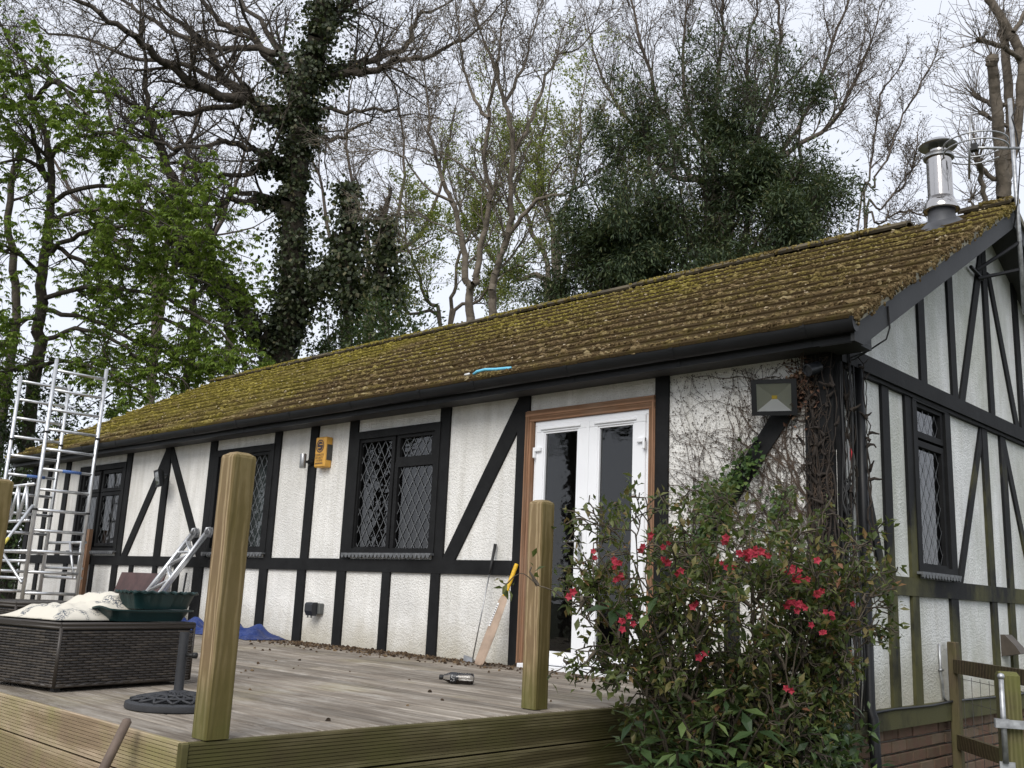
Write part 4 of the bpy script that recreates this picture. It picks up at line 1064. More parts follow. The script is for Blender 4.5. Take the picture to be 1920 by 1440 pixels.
# ================================================================== fittings on the walls
def floodlight(label, c, yaw, pitch, s, wallp):
    c = np.array(c, float); t = thing('floodlight', label, 'floodlight', tuple(c))
    f = np.array([math.sin(yaw) * math.cos(pitch), -math.cos(yaw) * math.cos(pitch), math.sin(pitch)]); r_ = np.array([math.cos(yaw), math.sin(yaw), 0]); u_ = np.cross(r_, f) * -1
    if u_[2] < 0: u_ = -u_
    w_, h_ = s, s * .82
    P = lambda a, b_, d_: c + r_ * a * w_ + u_ * b_ * h_ + f * d_
    hs = MB()
    o4 = [(-.5, -.5), (.5, -.5), (.5, .5), (-.5, .5)]; i4 = [(-.38, -.38), (.38, -.38), (.38, .38), (-.38, .38)]; bk = [(-.36, -.34), (.36, -.34), (.36, .34), (-.36, .34)]
    V = [P(*a, 0) for a in o4] + [P(*a, 0) for a in i4] + [P(*a, -.035) for a in o4] + [P(*a, -.07) for a in bk]
    Fq = [(j, (j + 1) % 4, 4 + (j + 1) % 4, 4 + j) for j in range(4)] + [(8 + j, 8 + (j + 1) % 4, (j + 1) % 4, j) for j in range(4)] + [(12 + j, 12 + (j + 1) % 4, 8 + (j + 1) % 4, 8 + j) for j in range(4)] + [(12, 15, 14, 13)]
    hs.add(V, Fq); hs.build('housing', M['black_plastic'], t)
    ct = [(-.06, -.05), (.06, -.05), (.06, .05), (-.06, .05)]
    V = [P(*a, -.004) for a in i4] + [P(*a, -.045) for a in ct]
    rf_ = MB().add(V, [(1, 2, 6, 5), (2, 3, 7, 6), (3, 0, 4, 7)]).build('reflector', M['reflector'], t)
    MB().add(V, [(0, 1, 5, 4)]).build('reflector_lit_face', M['reflector_lit'], rf_)  # lower face looks up at the sky; its brightness is painted in
    MB().add([P(*a, -.044) for a in ct], [(0, 1, 2, 3)]).build('led_chip', M['led'], rf_)
    MB().add([P(*a, -.002) for a in i4], [(0, 1, 2, 3)]).build('pane', M['lamp_glass'], t)
    wp = np.array(wallp, float)
    MB().tube([P(0, 0, -.06), P(0, 0, -.10) * .5 + wp * .5, wp], .014, 8).box(wp - np.array([.03, .004, .03]), wp + np.array([.03, .02, .03])).build('bracket', M['black_plastic'], t)
floodlight('square floodlight above the creeper beside the corner post', on(1451, 745, 1, -.16), .42, -.22, .285, (-.36, -.02, 1.86))
floodlight('small square floodlight on the timber A between the far windows', on(294, 897, 1, -.22), -.25, -.22, .25, (-8.70, -.02, 1.78))

al = thing('alarm_box', 'yellow security alarm box on the white wall', 'alarm box', (-5.40, -.05, 1.70))
ax0, ax1, az0, az1, ad = -5.475, -5.30, 1.695, 2.0, .088
ab = MB().cbox((ax0, -ad, az0), (ax1, -.001, az1), .010).build('case', M['yellow_box'], al)
MB().cbox((ax1 - .02, -ad + .02, az0 + .07), (ax1 + .0035, -.004, az1 - .075), .003).build('strobe_lens', M['smoke_lens'], al)
yv = -ad - .0012; cxa, cza, Ra = (ax0 + ax1) / 2 - .004, az1 - .093, .066
em = MB(); n_ = 40
def ringf(mb, r0, r1, y, a0=0., a1=2 * math.pi):
    V = []
    for j in range(n_ + 1):
        a = a0 + (a1 - a0) * j / n_; V += [(cxa + r0 * math.cos(a), y, cza + r0 * math.sin(a)), (cxa + r1 * math.cos(a), y, cza + r1 * math.sin(a))]
    mb.add(V, [(2 * j, 2 * j + 1, 2 * j + 3, 2 * j + 2) for j in range(n_)])
ringf(em, .054, Ra, yv); ringf(em, .0, .047, yv); em.build('emblem', M['print_dark'], al)
e2 = MB()
for (a, b_, c, d_) in ((-.012, .044, .012, .020), (-.044, .012, -.020, -.012)): e2.add([(cxa + a, yv - .001, cza + c), (cxa + b_, yv - .001, cza + c), (cxa + b_, yv - .001, cza + d_), (cxa + a, yv - .001, cza + d_)], [(0, 1, 2, 3)])
e2.build('emblem_bar', M['yellow_box'], al)
def text(s, size, loc, rot, mat, parent, align='CENTER'):
    cu = bpy.data.curves.new('t', 'FONT'); cu.body = s; cu.size = size; cu.align_x = align; cu.extrude = .0004
    o = bpy.data.objects.new('lettering', cu); COL.objects.link(o); dg = bpy.context.evaluated_depsgraph_get()
    me = bpy.data.meshes.new_from_object(o.evaluated_get(dg)); bpy.data.objects.remove(o); me.materials.clear(); me.materials.append(mat)
    me.transform(Matrix.Translation(loc) @ rot); return link(bpy.data.objects.new('lettering', me), parent)
RX = Matrix.Rotation(math.pi / 2, 4, 'X')
for i, s in enumerate(('COMPLETE', 'SECURITY', 'SYSTEMS')):
    text(s, .030, (cxa, yv, az0 + .112 - i * .028), RX, M['print_dark'], al)
tm_ = MB()
for j in range(9): x = cxa - .062 + j * .0142; tm_.add([(x, yv, az0 + .030), (x + .009, yv, az0 + .030), (x + .009, yv, az0 + .046), (x, yv, az0 + .046)], [(0, 1, 2, 3)])
tm_.build('number_row', M['print_dark'], al)

wl = thing('wall_light', 'small steel cylinder wall light on the timber beside the alarm box', 'wall light', (-5.62, -.1, 1.7))
smooth_by_angle(MB().lathe((-5.63, -.115, 0), [(.0, 1.695), (.030, 1.695), (.032, 1.70), (.032, 1.835), (.030, 1.84), (.024, 1.838), (.024, 1.80), (0, 1.80)], 28).build('cylinder', M['steel_dull'], wl), 40)
MB().lathe((-5.605, -.022, 1.765), [(.0, .045), (.022, .045), (.034, .02), (.038, -.0), (.038, -.01)], 20, (0, -1, 0)).tube([(-5.605, -.05, 1.765), (-5.63, -.09, 1.765)], .013, 8).build('bracket', M['black_plastic'], wl)

sk = thing('outdoor_socket', 'black weatherproof socket box low on the white wall', 'socket', (-5.30, -.05, .25))
MB().cbox((-5.355, -.055, .27), (-5.225, -.001, .375), .008).build('back_box', M['socket_grey'], sk)
cv = MB().prism([(-.056, .272), (-.056, .382), (-.105, .380), (-.122, .36), (-.122, .30), (-.10, .258), (-.07, .255)], 0, -5.375, -5.255).build('cover', M['socket_dark'], sk); 
for xx in (-5.355, -5.30): MB().tube([(xx, -.09, .258), (xx, -.09, .236)], .008, 8).build('cable_gland', M['socket_grey'], sk)

cmr = thing('security_camera', 'small grey camera under the eave at the corner post', 'camera', (-.15, -.08, 2.05))
c0_ = on(1523, 692, 1, -.10)
smooth_by_angle(MB().lathe(c0_ + np.array([.02, .05, .02]), [(.0, -.0), (.036, .0), (.040, .004), (.040, .10), (.034, .102), (.030, .09), (.0, .088)], 24, (-.35, -.9, -.35)).build('housing', M['socket_dark'], cmr), 40)
MB().tube([c0_ + np.array([.02, .05, .03]), (c0_[0] + .03, -.03, 2.10)], .012, 8).build('bracket', M['black_plastic'], cmr)

cwl = on(1881, 1210, 0, .0); vy, vz = cwl[1], cwl[2]
vt = MB().prism([(.0, vz - .085), (.0, vz + .085), (.03, vz + .085), (.11, vz - .0), (.145, vz - .055)], 1, vy - .055, vy + .12)
tag(vt.build('vent_cowl', M['cowl_brown']), 'brown wedge shaped vent cowl on the gable above the fence', 'vent')
cpipe = MB().tube([(.012, 1.50, .33), (.012, 1.50, .12), (.014, 1.515, .08), (.014, 1.53, -.03), (.02, 1.56, -.06)], .009, 8).box((.0, 1.485, .145), (.026, 1.52, .16))
tag(cpipe.build('waste_pipe', M['galv'], None, True), 'thin pale pipe running down the white gable wall', 'pipe')

# --- aerial on the gable apex
am = on(1915, 500, 1, 2.95); mx_, my_ = am[0], 2.95
aer = thing('aerial', 'pole mounted loop aerial on the gable apex beside the flue', 'aerial', (mx_, my_, 3.0))
MB().tube([(mx_, my_, on(1915, 590, 1, my_)[2]), (mx_, my_, on(1912, 180, 1, my_)[2])], .019, 10).build('mast', M['galv'], aer, True)
for (p0, p1) in (((1832, 506), (1915, 452)), ((1834, 522), (1915, 505)), ((1820, 500), (1843, 524))):
    q0 = on(*p0, 0, .035) if p0[0] < 1833 else on(*p0, 0, .035); q1 = on(*p1, 1, my_ + .01) if p1[0] > 1900 else on(*p1, 0, .04)
    MB().tube([q0, q1], .016, 6).build('bracket', M['fascia_paint'], aer)
dm = float((np.array([mx_, my_, 3.8]) - CAM).dot(AX[2])); cl = T(1829, 277, dm)
bl = T(1912, 278, dm)
MB().tube([T(1816, 277, dm), bl], .013, 8).build('boom', M['galv'], aer, True)
MB().box(T(1826, 277, dm) - .03, T(1826, 277, dm) + .03).build('junction_box', M['rubber'], aer)
vr = .255; hor = AX[0] * 1.; hor[2] = 0; hor /= np.linalg.norm(hor); dep = np.array([-hor[1], hor[0], 0])
for dz_ in (-.035, .03):
    MB().tube([cl + hor * (vr * math.cos(a)) + dep * (vr * math.sin(a)) + np.array([0, 0, dz_]) for a in np.linspace(.35, 2 * math.pi - .35, 40)], .0075, 6).build('loop', M['galv'], aer, True)
MB().tube([T(1819, 218, dm), T(1817, 336, dm)], .011, 8).build('rod', M['steel_dull'], aer, True)
MB().tube([T(1905, 200, dm), T(1897, 220, dm), T(1906, 250, dm), T(1913, 300, dm), T(1908, 380, dm), T(1900, 430, dm)], .006, 6).build('cable', M['rubber'], aer, True)

# --- blue hose end on the gutter
hz_ = thing('blue_hose', 'short piece of light blue hose lying on the gutter edge', 'hose', (-3.0, -.33, 2.28))
MB().tube([on(888, 702, 1, -.345), on(895, 696.5, 1, -.345), on(910, 693, 1, -.34), on(930, 692.5, 1, -.335), on(950, 690.5, 1, -.33), on(958, 690, 1, -.325)], .0125, 10).build('hose', M['blue_hose'], hz_, True)
MB().tube([on(872, 703, 1, -.345), on(880, 701, 1, -.345)], .010, 8).build('nozzle', M['print_white'], hz_, True)

# --- loose cables at the corner
crn = random.Random(21)
cb = thing('corner_cables', 'tangle of black cables hanging down the house corner', 'cable', (.04, .03, 2.1))
for i in range(7):
    x, y = crn.uniform(.03, .06), crn.uniform(.0, .20) * (i / 6)
    pts = [(x + crn.uniform(-.012, .02), y + crn.uniform(-.02, .02), 2.15 - k * .28) for k in range(9)]
    MB().tube(pts, crn.choice([.004, .006, .008]), 6).build('cable', M['rubber'], cb, True)
for i in range(5):
    r_ = crn.uniform(.07, .11); c = (.05, .03 + crn.uniform(-.01, .02), 1.20 + crn.uniform(-.06, .06))
    MB().tube([(c[0] + .012 * math.sin(3 * a + i), c[1] + r_ * .55 * math.cos(a), c[2] + r_ * math.sin(a) * 1.3) for a in np.linspace(0, 6.3, 26)], .005, 6).build('coil', M['rubber'], cb, True)
for (a, b_, c) in ((.42, .15, .32), (.42, .10, .30)):
    MB().tube([(XR + .03, .19, 2.44), (XR + .032, .2, 2.30), (XR + .02, .17, 2.22), (.15, a - .25, 2.16), (.05, b_, 2.17 - c * .2), (.03, .08, 2.20)], .006, 6).build('cable', M['rubber'], cb, True)
MB().tube([(.05, .085, 1.53), (.052, .09, 1.50), (.05, .085, 1.45)], [.004, .009, .004], 6).build('red_tape', M['red_rag'], cb)
MB().tube([(.055, .28, -.070), (.055, .6, -.062), (.056, 1.2, -.068), (.055, 1.6, -.056), (.056, 2.6, -.066), (.056, 4., -.06)], .008, 6).build('cable', M['socket_dark'], cb, True)

# ================================================================== fence and gate post by the gable
fn = thing('side_fence', 'low green stained timber fence beside the gable wall', 'fence', (.1, 1.69, GZ))
fp0 = np.array([.07, 1.60]); fp1 = np.array([.83, .78]); fd = fp1 - fp0; fd /= np.linalg.norm(fd); fnv = np.array([-fd[1], fd[0]])
MB().cbox((.035, 1.575, GZ), (.10, 1.64, .347), .006).build('post', M['fence_wood'], fn)
def rail(z0, z1, L, s0=.03):
    a = fp0 + fd * s0; b_ = fp0 + fd * L; P = []
    for z in (z0, z1):
        for p, o_ in ((a, -.018), (b_, -.018), (b_, .018), (a, .018)): P.append((*(p + fnv * o_), z))
    MB().hexa(P).build('rail', M['rail_wood'], fn)
rail(.135, .228, 1.9); rail(-.37, -.275, 1.9); rail(-.78, -.69, 1.9)
MB().cbox((1.12, .34, GZ), (1.20, .42, .30), .006).build('post', M['fence_wood'], fn)
wmesh = MB()
for z in np.arange(-.95, .12, .15): a = fp0 + fd * .05 + fnv * .024; b_ = fp0 + fd * 1.8 + fnv * .024; wmesh.tube([(*a, z), (*((a + b_) / 2), z - .008), (*b_, z)], .0018, 4)
for s in np.arange(.08, 1.8, .13): a = fp0 + fd * s + fnv * .024; wmesh.tube([(*a, -1.0), (*a, .12)], .0018, 4)
wmesh.build('wire_mesh', M['wire'], fn)
gp_ = T(1888, 1262, 4.9); gx, gy = gp_[0], gp_[1]
gt = thing('gate_post', 'short green gate post with a metal latch bar', 'gate post', (gx, gy, GZ))
cg, sg_ = math.cos(.52), math.sin(.52); rotz = lambda a, b_: (gx + cg * a - sg_ * b_, gy + sg_ * a + cg * b_)
def obox(a0, a1, b0, b1, z0, z1): return MB().hexa([(*rotz(a, b_), z) for z in (z0, z1) for a, b_ in ((a0, b0), (a1, b0), (a1, b1), (a0, b1))])
pm = obox(-.047, .047, -.05, .05, GZ, .250)
pm.add([(*rotz(a, b_), z) for a, b_, z in ((-.047, -.05, .2502), (.047, -.05, .2502), (.047, .05, .2502), (-.047, .05, .2502), (-.042, -.01, .268), (.042, -.01, .268), (.042, .03, .268), (-.042, .03, .268))], [(4, 5, 6, 7), (0, 1, 5, 4), (1, 2, 6, 5), (2, 3, 7, 6), (3, 0, 4, 7)])
pm.build('post', M['gate_wood'], gt)
lx, ly = rotz(-.045, -.075)
lt = MB().tube([(lx, ly, .245), (lx, ly, -.16)], [.012, .014], 12).build('latch_bar', M['galv'], gt, True)
MB().lathe((lx, ly, .247), [(.0, -.018), (.013, -.012), (.018, .0), (.013, .012), (.0, .018)], 16).build('knob', M['galv'], lt, True)
obox(-.085, .14, -.094, -.088, .005, .045).build('strap', M['galv'], gt)
obox(-.085, -.02, -.0875, -.055, .004, .046).build('strap_fold', M['galv'], gt)
obox(-.070, .0, -.062, -.054, -1.0, -.155).build('plate', M['galv'], gt)
obox(.058, .085, -.02, .03, -.9, -.10).build('brace', M['rail_wood'], gt)

# ================================================================== plants
def leaves(P, A, Nr, L, Wd, fold=.15, rng=None):
    "folded pointed leaves: P base, A axis, Nr normal, L length, Wd width"
    A = A / (np.linalg.norm(A, axis=1)[:, None] + 1e-9); S = np.cross(A, Nr); S /= (np.linalg.norm(S, axis=1)[:, None] + 1e-9); U = np.cross(S, A)
    L = L[:, None]; Wd = Wd[:, None]
    V = np.stack([P, P + A * L * .45 + S * Wd * .5 + U * Wd * fold, P + A * L - U * L * .12, P + A * L * .45 - S * Wd * .5 + U * Wd * fold, P + A * L * .5], 1)
    o = (np.arange(len(P)) * 5)[:, None]
    F = np.concatenate([o + np.array([[0, 4, 2, 1]]), o + np.array([[0, 3, 2, 4]])], 0)
    return V.reshape(-1, 3), F
def unit(v): return v / (np.linalg.norm(v, axis=-1, keepdims=True) + 1e-9)
def stick_mesh(segs, kbig=7, ksmall=3, thr=.03):
    "tapered prisms for every branch segment (x0 y0 z0 x1 y1 z1 r0 r1)"
    S = np.array(segs, np.float64); Vs = []; Fs = []; base = 0
    for sel, k in ((S[:, 6] >= thr, kbig), (S[:, 6] < thr, ksmall)):
        Q = S[sel]
        if not len(Q): continue
        p, q = Q[:, :3], Q[:, 3:6]; t = unit(q - p); ref = np.where(np.abs(t[:, 2:3]) < .9, np.array([[0, 0, 1.]]), np.array([[1., 0, 0]]))
        u = unit(np.cross(t, ref)); w = np.cross(t, u); V = np.zeros((len(Q), 2 * k, 3))
        for j in range(k):
            a = 2 * math.pi * j / k; d = math.cos(a) * u + math.sin(a) * w
            V[:, j] = p + d * Q[:, 6:7]; V[:, k + j] = q + d * Q[:, 7:8] + t * Q[:, 7:8] * .3
        f = np.array([(j, (j + 1) % k, k + (j + 1) % k, k + j) for j in range(k)])
        Fs.append((f[None] + (base + np.arange(len(Q)) * 2 * k)[:, None, None]).reshape(-1, 4)); Vs.append(V.reshape(-1, 3)); base += len(Q) * 2 * k
    return np.concatenate(Vs), np.concatenate(Fs)
def leaves2(P, A, Nr, L, Wd, fold=0.):
    "small flat leaves for far crowns"
    A = unit(A); S = unit(np.cross(A, Nr)); L = L[:, None]; Wd = Wd[:, None]
    V = np.stack([P, P + A * L * .45 + S * Wd * .5, P + A * L, P + A * L * .45 - S * Wd * .5], 1)
    return V.reshape(-1, 3), np.arange(len(P) * 4).reshape(-1, 4)
class Tree:
    def __init__(s, seed): s.r = random.Random(seed); s.seg = []; s.tip = []; s.pts = []
    def limb(s, pts, rad, cfg=None, nchild=0, clen=1.5, wob=.05, start=.15, sub=4):
        "traced limb through 3D points, smoothed, with side branches grown from it"
        P = [np.array(p, float) for p in pts]; out_ = []
        for i in range(len(P) - 1):
            p0, p1, p2, p3 = P[max(i - 1, 0)], P[i], P[i + 1], P[min(i + 2, len(P) - 1)]
            for k in range(sub):
                t = k / sub; out_.append(.5 * ((2 * p1) + (-p0 + p2) * t + (2 * p0 - 5 * p1 + 4 * p2 - p3) * t * t + (-p0 + 3 * p1 - 3 * p2 + p3) * t ** 3))
        out_.append(P[-1]); n = len(out_)
        for i in range(1, n - 1): out_[i] = out_[i] + np.array([s.r.gauss(0, wob) for _ in range(3)])
        rr = [rad[0] + (rad[1] - rad[0]) * i / (n - 1) for i in range(n)]
        for i in range(n - 1): s.seg.append((*out_[i], *out_[i + 1], rr[i], rr[i + 1])); s.pts.append((out_[i], rr[i]))
        if cfg:
            for c in range(nchild):
                f = start + (1 - start) * s.r.random() ** .8; i = min(n - 2, int(f * (n - 1)))
                d = out_[i + 1] - out_[i]; d /= np.linalg.norm(d) + 1e-9
                s.side(out_[i], d, clen * s.r.uniform(.6, 1.2) * (1.15 - .5 * f), max(rr[i] * .45, .012), 0, cfg)
            d = out_[-1] - out_[-2]; s.grow(tuple(out_[-1]), tuple(d / (np.linalg.norm(d) + 1e-9)), clen * .9, rr[-1], 0, cfg)
        return out_
    def side(s, p, d, L, r, lv, cfg):
        a = math.radians(s.r.uniform(*cfg[lv].get('ang', (35, 70)))); g = s.r.gauss
        v = (g(0, 1), g(0, 1), g(0, 1)); dt = v[0] * d[0] + v[1] * d[1] + v[2] * d[2]
        v = (v[0] - d[0] * dt, v[1] - d[1] * dt, v[2] - d[2] * dt); n = math.sqrt(v[0] ** 2 + v[1] ** 2 + v[2] ** 2) + 1e-9
        ca, sa = math.cos(a), math.sin(a) / n
        s.grow(tuple(p), (d[0] * ca + v[0] * sa, d[1] * ca + v[1] * sa, d[2] * ca + v[2] * sa), L, r, lv, cfg)
    def grow(s, p, d, L, r, lv, cfg):
        c = cfg[lv]; n = c['n']; st = L / n; r1 = max(r * c.get('tp', .35), .0035); wd = c.get('w', .25); up = c.get('up', .05); g = s.r.gauss
        x, y, z = p; dx, dy, dz = d; last = lv + 1 >= len(cfg); k = c.get('k', 0); acc = 0.
        for i in range(n):
            dx += g(0, wd); dy += g(0, wd); dz += g(0, wd) + up; q = math.sqrt(dx * dx + dy * dy + dz * dz) + 1e-9; dx /= q; dy /= q; dz /= q
            X, Y, Z = x + dx * st, y + dy * st, z + dz * st; ra = r + (r1 - r) * i / n; rb = r + (r1 - r) * (i + 1) / n
            s.seg.append((x, y, z, X, Y, Z, ra, rb)); x, y, z = X, Y, Z
            if last: s.tip.append((x, y, z, dx, dy, dz))
            else:
                acc += k / n
                while acc >= 1 or (acc > 0 and s.r.random() < acc and acc < 1 and i == n - 1):
                    acc -= 1; s.side((x, y, z), (dx, dy, dz), L * s.r.uniform(*c.get('lr', (.35, .65))) * (1.1 - .45 * i / n), max(rb * .6, .004), lv + 1, cfg)
                    if acc < 0: acc = 0
    def bark(s, name, mat, parent, thr=.03):
        V, F = stick_mesh(s.seg, thr=thr); return link(bpy.data.objects.new(name, fastmesh(name, V, F, mat, True)), parent)
def tree_thing(name, label, base, group='trees behind the bungalow'):
    return thing(name, label, 'tree', (base[0], base[1], GZ), group)
def put(name, V, F, mat, parent): return link(bpy.data.objects.new(name, fastmesh(name, V, F, mat)), parent)
def LP(pts, d, dd=0.):
    "pixel polyline at depth d, drifting dd metres nearer or farther along it"
    n = len(pts); return [T(x, y, d + dd * i / max(1, n - 1)) for i, (x, y) in enumerate(pts)]
def to_ground(p): q = np.array(p, float).copy(); q[2] = GZ; return q
def ivy_on(path, rng, n, th, size, spread=1.):
    "ivy leaves covering a limb: path [(point, radius)]"
    P = np.array([p for p, _ in path]); R = np.array([r for _, r in path]); w = R + .05; i = rng.choice(len(P) - 1, n, p=w[:-1] / w[:-1].sum()); f = rng.random(n)[:, None]
    c = P[i] * (1 - f) + P[i + 1] * f; t = unit(P[i + 1] - P[i]); v = rng.normal(size=(n, 3)); v -= t * (v * t).sum(1)[:, None]; v = unit(v)
    lump = 1 + .6 * np.sin(c[:, 2] * 2.3 + c[:, 0] * 3) * np.sin(c[:, 2] * 5.1)
    rad = R[i] * .95 + np.abs(rng.normal(0, th, n)) * spread * np.clip(lump, .3, 2)
    pos = c + v * rad[:, None]
    ax = unit(v * .5 + rng.normal(0, .6, (n, 3)) + np.array([0, 0, -.6])); nr = unit(v + rng.normal(0, .5, (n, 3)))
    L = size * rng.uniform(.6, 1.3, n); return leaves2(pos, ax, nr, L, L * .95, .12)
def cat_lv(parts):
    Vs, Fs, b = [], [], 0
    for V, F in parts: Vs.append(V); Fs.append(F + b); b += len(V)
    return np.concatenate(Vs), np.concatenate(Fs)
RNG = np.random.default_rng(77)
TWIG = [dict(n=6, w=.16, up=.04, k=6, ang=(30, 65), lr=(.35, .6)), dict(n=5, w=.2, up=.03, k=5, ang=(30, 60), lr=(.4, .65)), dict(n=4, w=.22, up=.02)]

# ---- 1. the great ivy-clad tree
D1 = 24.
t1 = Tree(1)
base = to_ground(T(528, 760, D1))
tr = tree_thing('ivy_clad_tree', 'great ivy clad tree whose dark limbs spread across the upper left', base)
trunk = t1.limb([base] + LP([(527, 690), (540, 600), (550, 500), (548, 400), (556, 330), (558, 250), (566, 170), (590, 90), (606, 20), (615, -60)], D1, -.6), (.35, .16), wob=.03)
n_tr = len(t1.pts)
limbs = [
    ([(556, 225), (520, 228), (473, 190), (400, 177), (350, 150), (300, 113), (260, 73), (200, 37), (143, 0)], -3.5, .22, .06, 16),
    ([(550, 215), (500, 207), (433, 160), (407, 123), (383, 80), (350, 57), (300, 10)], -1., .20, .06, 14),
    ([(560, 170), (527, 133), (467, 63), (417, 43), (383, 0), (350, -40)], 1.5, .18, .05, 12),
    ([(548, 320), (533, 313), (500, 293), (460, 277), (423, 263), (400, 273), (333, 275), (283, 267), (200, 263)], -2.5, .13, .04, 14),
    ([(548, 330), (500, 307), (467, 322), (433, 328), (383, 323), (333, 310), (260, 290)], -1.5, .12, .03, 10),
    ([(545, 385), (517, 377), (483, 367), (437, 357), (423, 343)], -.5, .15, .05, 3),
    ([(545, 390), (490, 378), (433, 377), (400, 400), (350, 410), (280, 430)], -1.5, .13, .04, 8),
    ([(575, 160), (609, 142), (649, 138), (707, 133), (747, 111), (791, 111), (836, 89), (880, 67)], -1., .17, .04, 15),
    ([(590, 140), (662, 124), (711, 107), (769, 80), (782, 36), (827, 13)], 1., .14, .04, 12),
    ([(570, 255), (591, 258), (627, 262), (662, 244), (698, 222)], -.5, .11, .03, 8),
    ([(572, 212), (596, 209), (649, 209), (716, 204), (760, 215)], -1., .10, .03, 8),
    ([(600, 60), (640, 20), (680, -30)], .5, .16, .06, 8),
    ([(540, 140), (500, 60), (440, -10)], 2., .14, .05, 10),
    ([(520, 100), (440, 90), (340, 70), (240, 10), (180, -30)], 2.5, .13, .04, 14),
    ([(470, 190), (380, 205), (300, 215), (220, 180), (120, 160), (40, 110)], -3., .11, .03, 14),
    ([(433, 160), (340, 120), (250, 110), (150, 70), (50, 50)], .5, .10, .03, 14)]
TW1 = [dict(n=7, w=.15, up=.03, k=7, ang=(25, 60), lr=(.35, .6)), dict(n=5, w=.2, up=.02, k=5, ang=(30, 60), lr=(.4, .65)), dict(n=4, w=.22, up=0)]
ivp = []
for pts, dd, r0, r1, nc in limbs:
    s0 = len(t1.pts); t1.limb(LP(pts, D1, dd), (r0 * .72, r1 * .7), TW1, nc, 1.9, .04, .2); ivp.append((s0, len(t1.pts)))
s0 = len(t1.pts); t1.limb([T(510, 665, D1), T(490, 627, D1 - .3), T(467, 607, D1 - .6), T(427, 540, D1 - 1), T(377, 503, D1 - 1.3), T(340, 460, D1 - 1.5), T(330, 367, D1 - 1.6), T(310, 300, D1 - 1.7), T(287, 253, D1 - 1.8), T(277, 200, D1 - 1.9), T(273, 133, D1 - 2)], (.24, .045), TW1, 16, 2., .03, .45); stem2 = (s0, len(t1.pts))
s0 = len(t1.pts); t1.limb(LP([(548, 585), (575, 560), (610, 520), (640, 475), (668, 430)], D1, -.8), (.20, .10), None, 0, 1, .03); stem3 = (s0, len(t1.pts))
t1.bark('trunk', M['bark_dark'], tr)
pv = [ivy_on(t1.pts[:n_tr], RNG, 7600, .10, .095), ivy_on(t1.pts[n_tr - 18:n_tr], RNG, 2400, .42, .10), ivy_on(t1.pts[stem2[0]:stem2[0] + 26], RNG, 2400, .14, .10), ivy_on(t1.pts[stem3[0]:stem3[1]], RNG, 2200, .26, .10)]
for a, b in ivp[:12]: pv.append(ivy_on(t1.pts[a:a + max(6, (b - a) // 3)], RNG, 520, .15, .10))
pv.append(ivy_on(t1.pts[4:16], RNG, 1600, .34, .10))
put('ivy', *cat_lv(pv), M['ivy_leaf'], tr)
tp = np.array(t1.tip); sel = RNG.random(len(tp)) < .42; tp = tp[sel]; n = len(tp)
put('buds', *leaves2(tp[:, :3], tp[:, 3:] + RNG.normal(0, .6, (n, 3)), RNG.normal(size=(n, 3)), RNG.uniform(.03, .07, n), RNG.uniform(.02, .04, n)), M['bud_brown'], tr)

# ---- 2. horse chestnut in fresh leaf, far left
def chestnut_leaves(tips, n, rng, size):
    i = rng.integers(0, len(tips), n); P = tips[i, :3] + rng.normal(0, .06, (n, 3)); fw = unit(tips[i, 3:] * .4 + rng.normal(0, .8, (n, 3)) * np.array([1, 1, .25])); fw[:, 2] = -np.abs(fw[:, 2]) * .3; fw = unit(fw)
    out_ = []
    sd = unit(np.cross(fw, np.array([0, 0, 1.]))); sz = size * rng.uniform(.55, 1.25, n)
    for k, a in enumerate((-1.25, -.65, 0, .65, 1.25)):
        d = unit(fw * math.cos(a) + sd * math.sin(a) + np.array([0, 0, -.55]) + rng.normal(0, .08, (n, 3))); L = sz * (1, .9, .9, .9, 1)[k] * (.7 if abs(a) > 1 else 1)
        out_.append(leaves(P, d, unit(np.array([0, 0, 1.]) + rng.normal(0, .25, (n, 3))), L, L * .38, .18))
    return cat_lv(out_)
CH = [dict(n=6, w=.14, up=.0, k=6, ang=(35, 65), lr=(.35, .6)), dict(n=5, w=.16, up=-.01, k=4, ang=(35, 60), lr=(.4, .6)), dict(n=3, w=.18, up=.02)]
def chestnut(seed, label, D, basepx, trunkpts, limbs_, nl, size, rad):
    t = Tree(seed); b = to_ground(T(*basepx, D)); th = tree_thing('chestnut_tree', label, b, 'chestnut trees at the left')
    t.limb([b] + LP(trunkpts, D), rad, CH, 6, 1.5, .03, .5)
    for pts, dd, nc in limbs_: t.limb(LP(pts, D, dd), (.055, .018), CH, nc, 1.15, .03, .1)
    t.bark('trunk', M['bark_dark'], th, .025)
    tips = np.array(t.tip); put('crown', *chestnut_leaves(tips, nl, RNG, size), M['chestnut_leaf'], th)
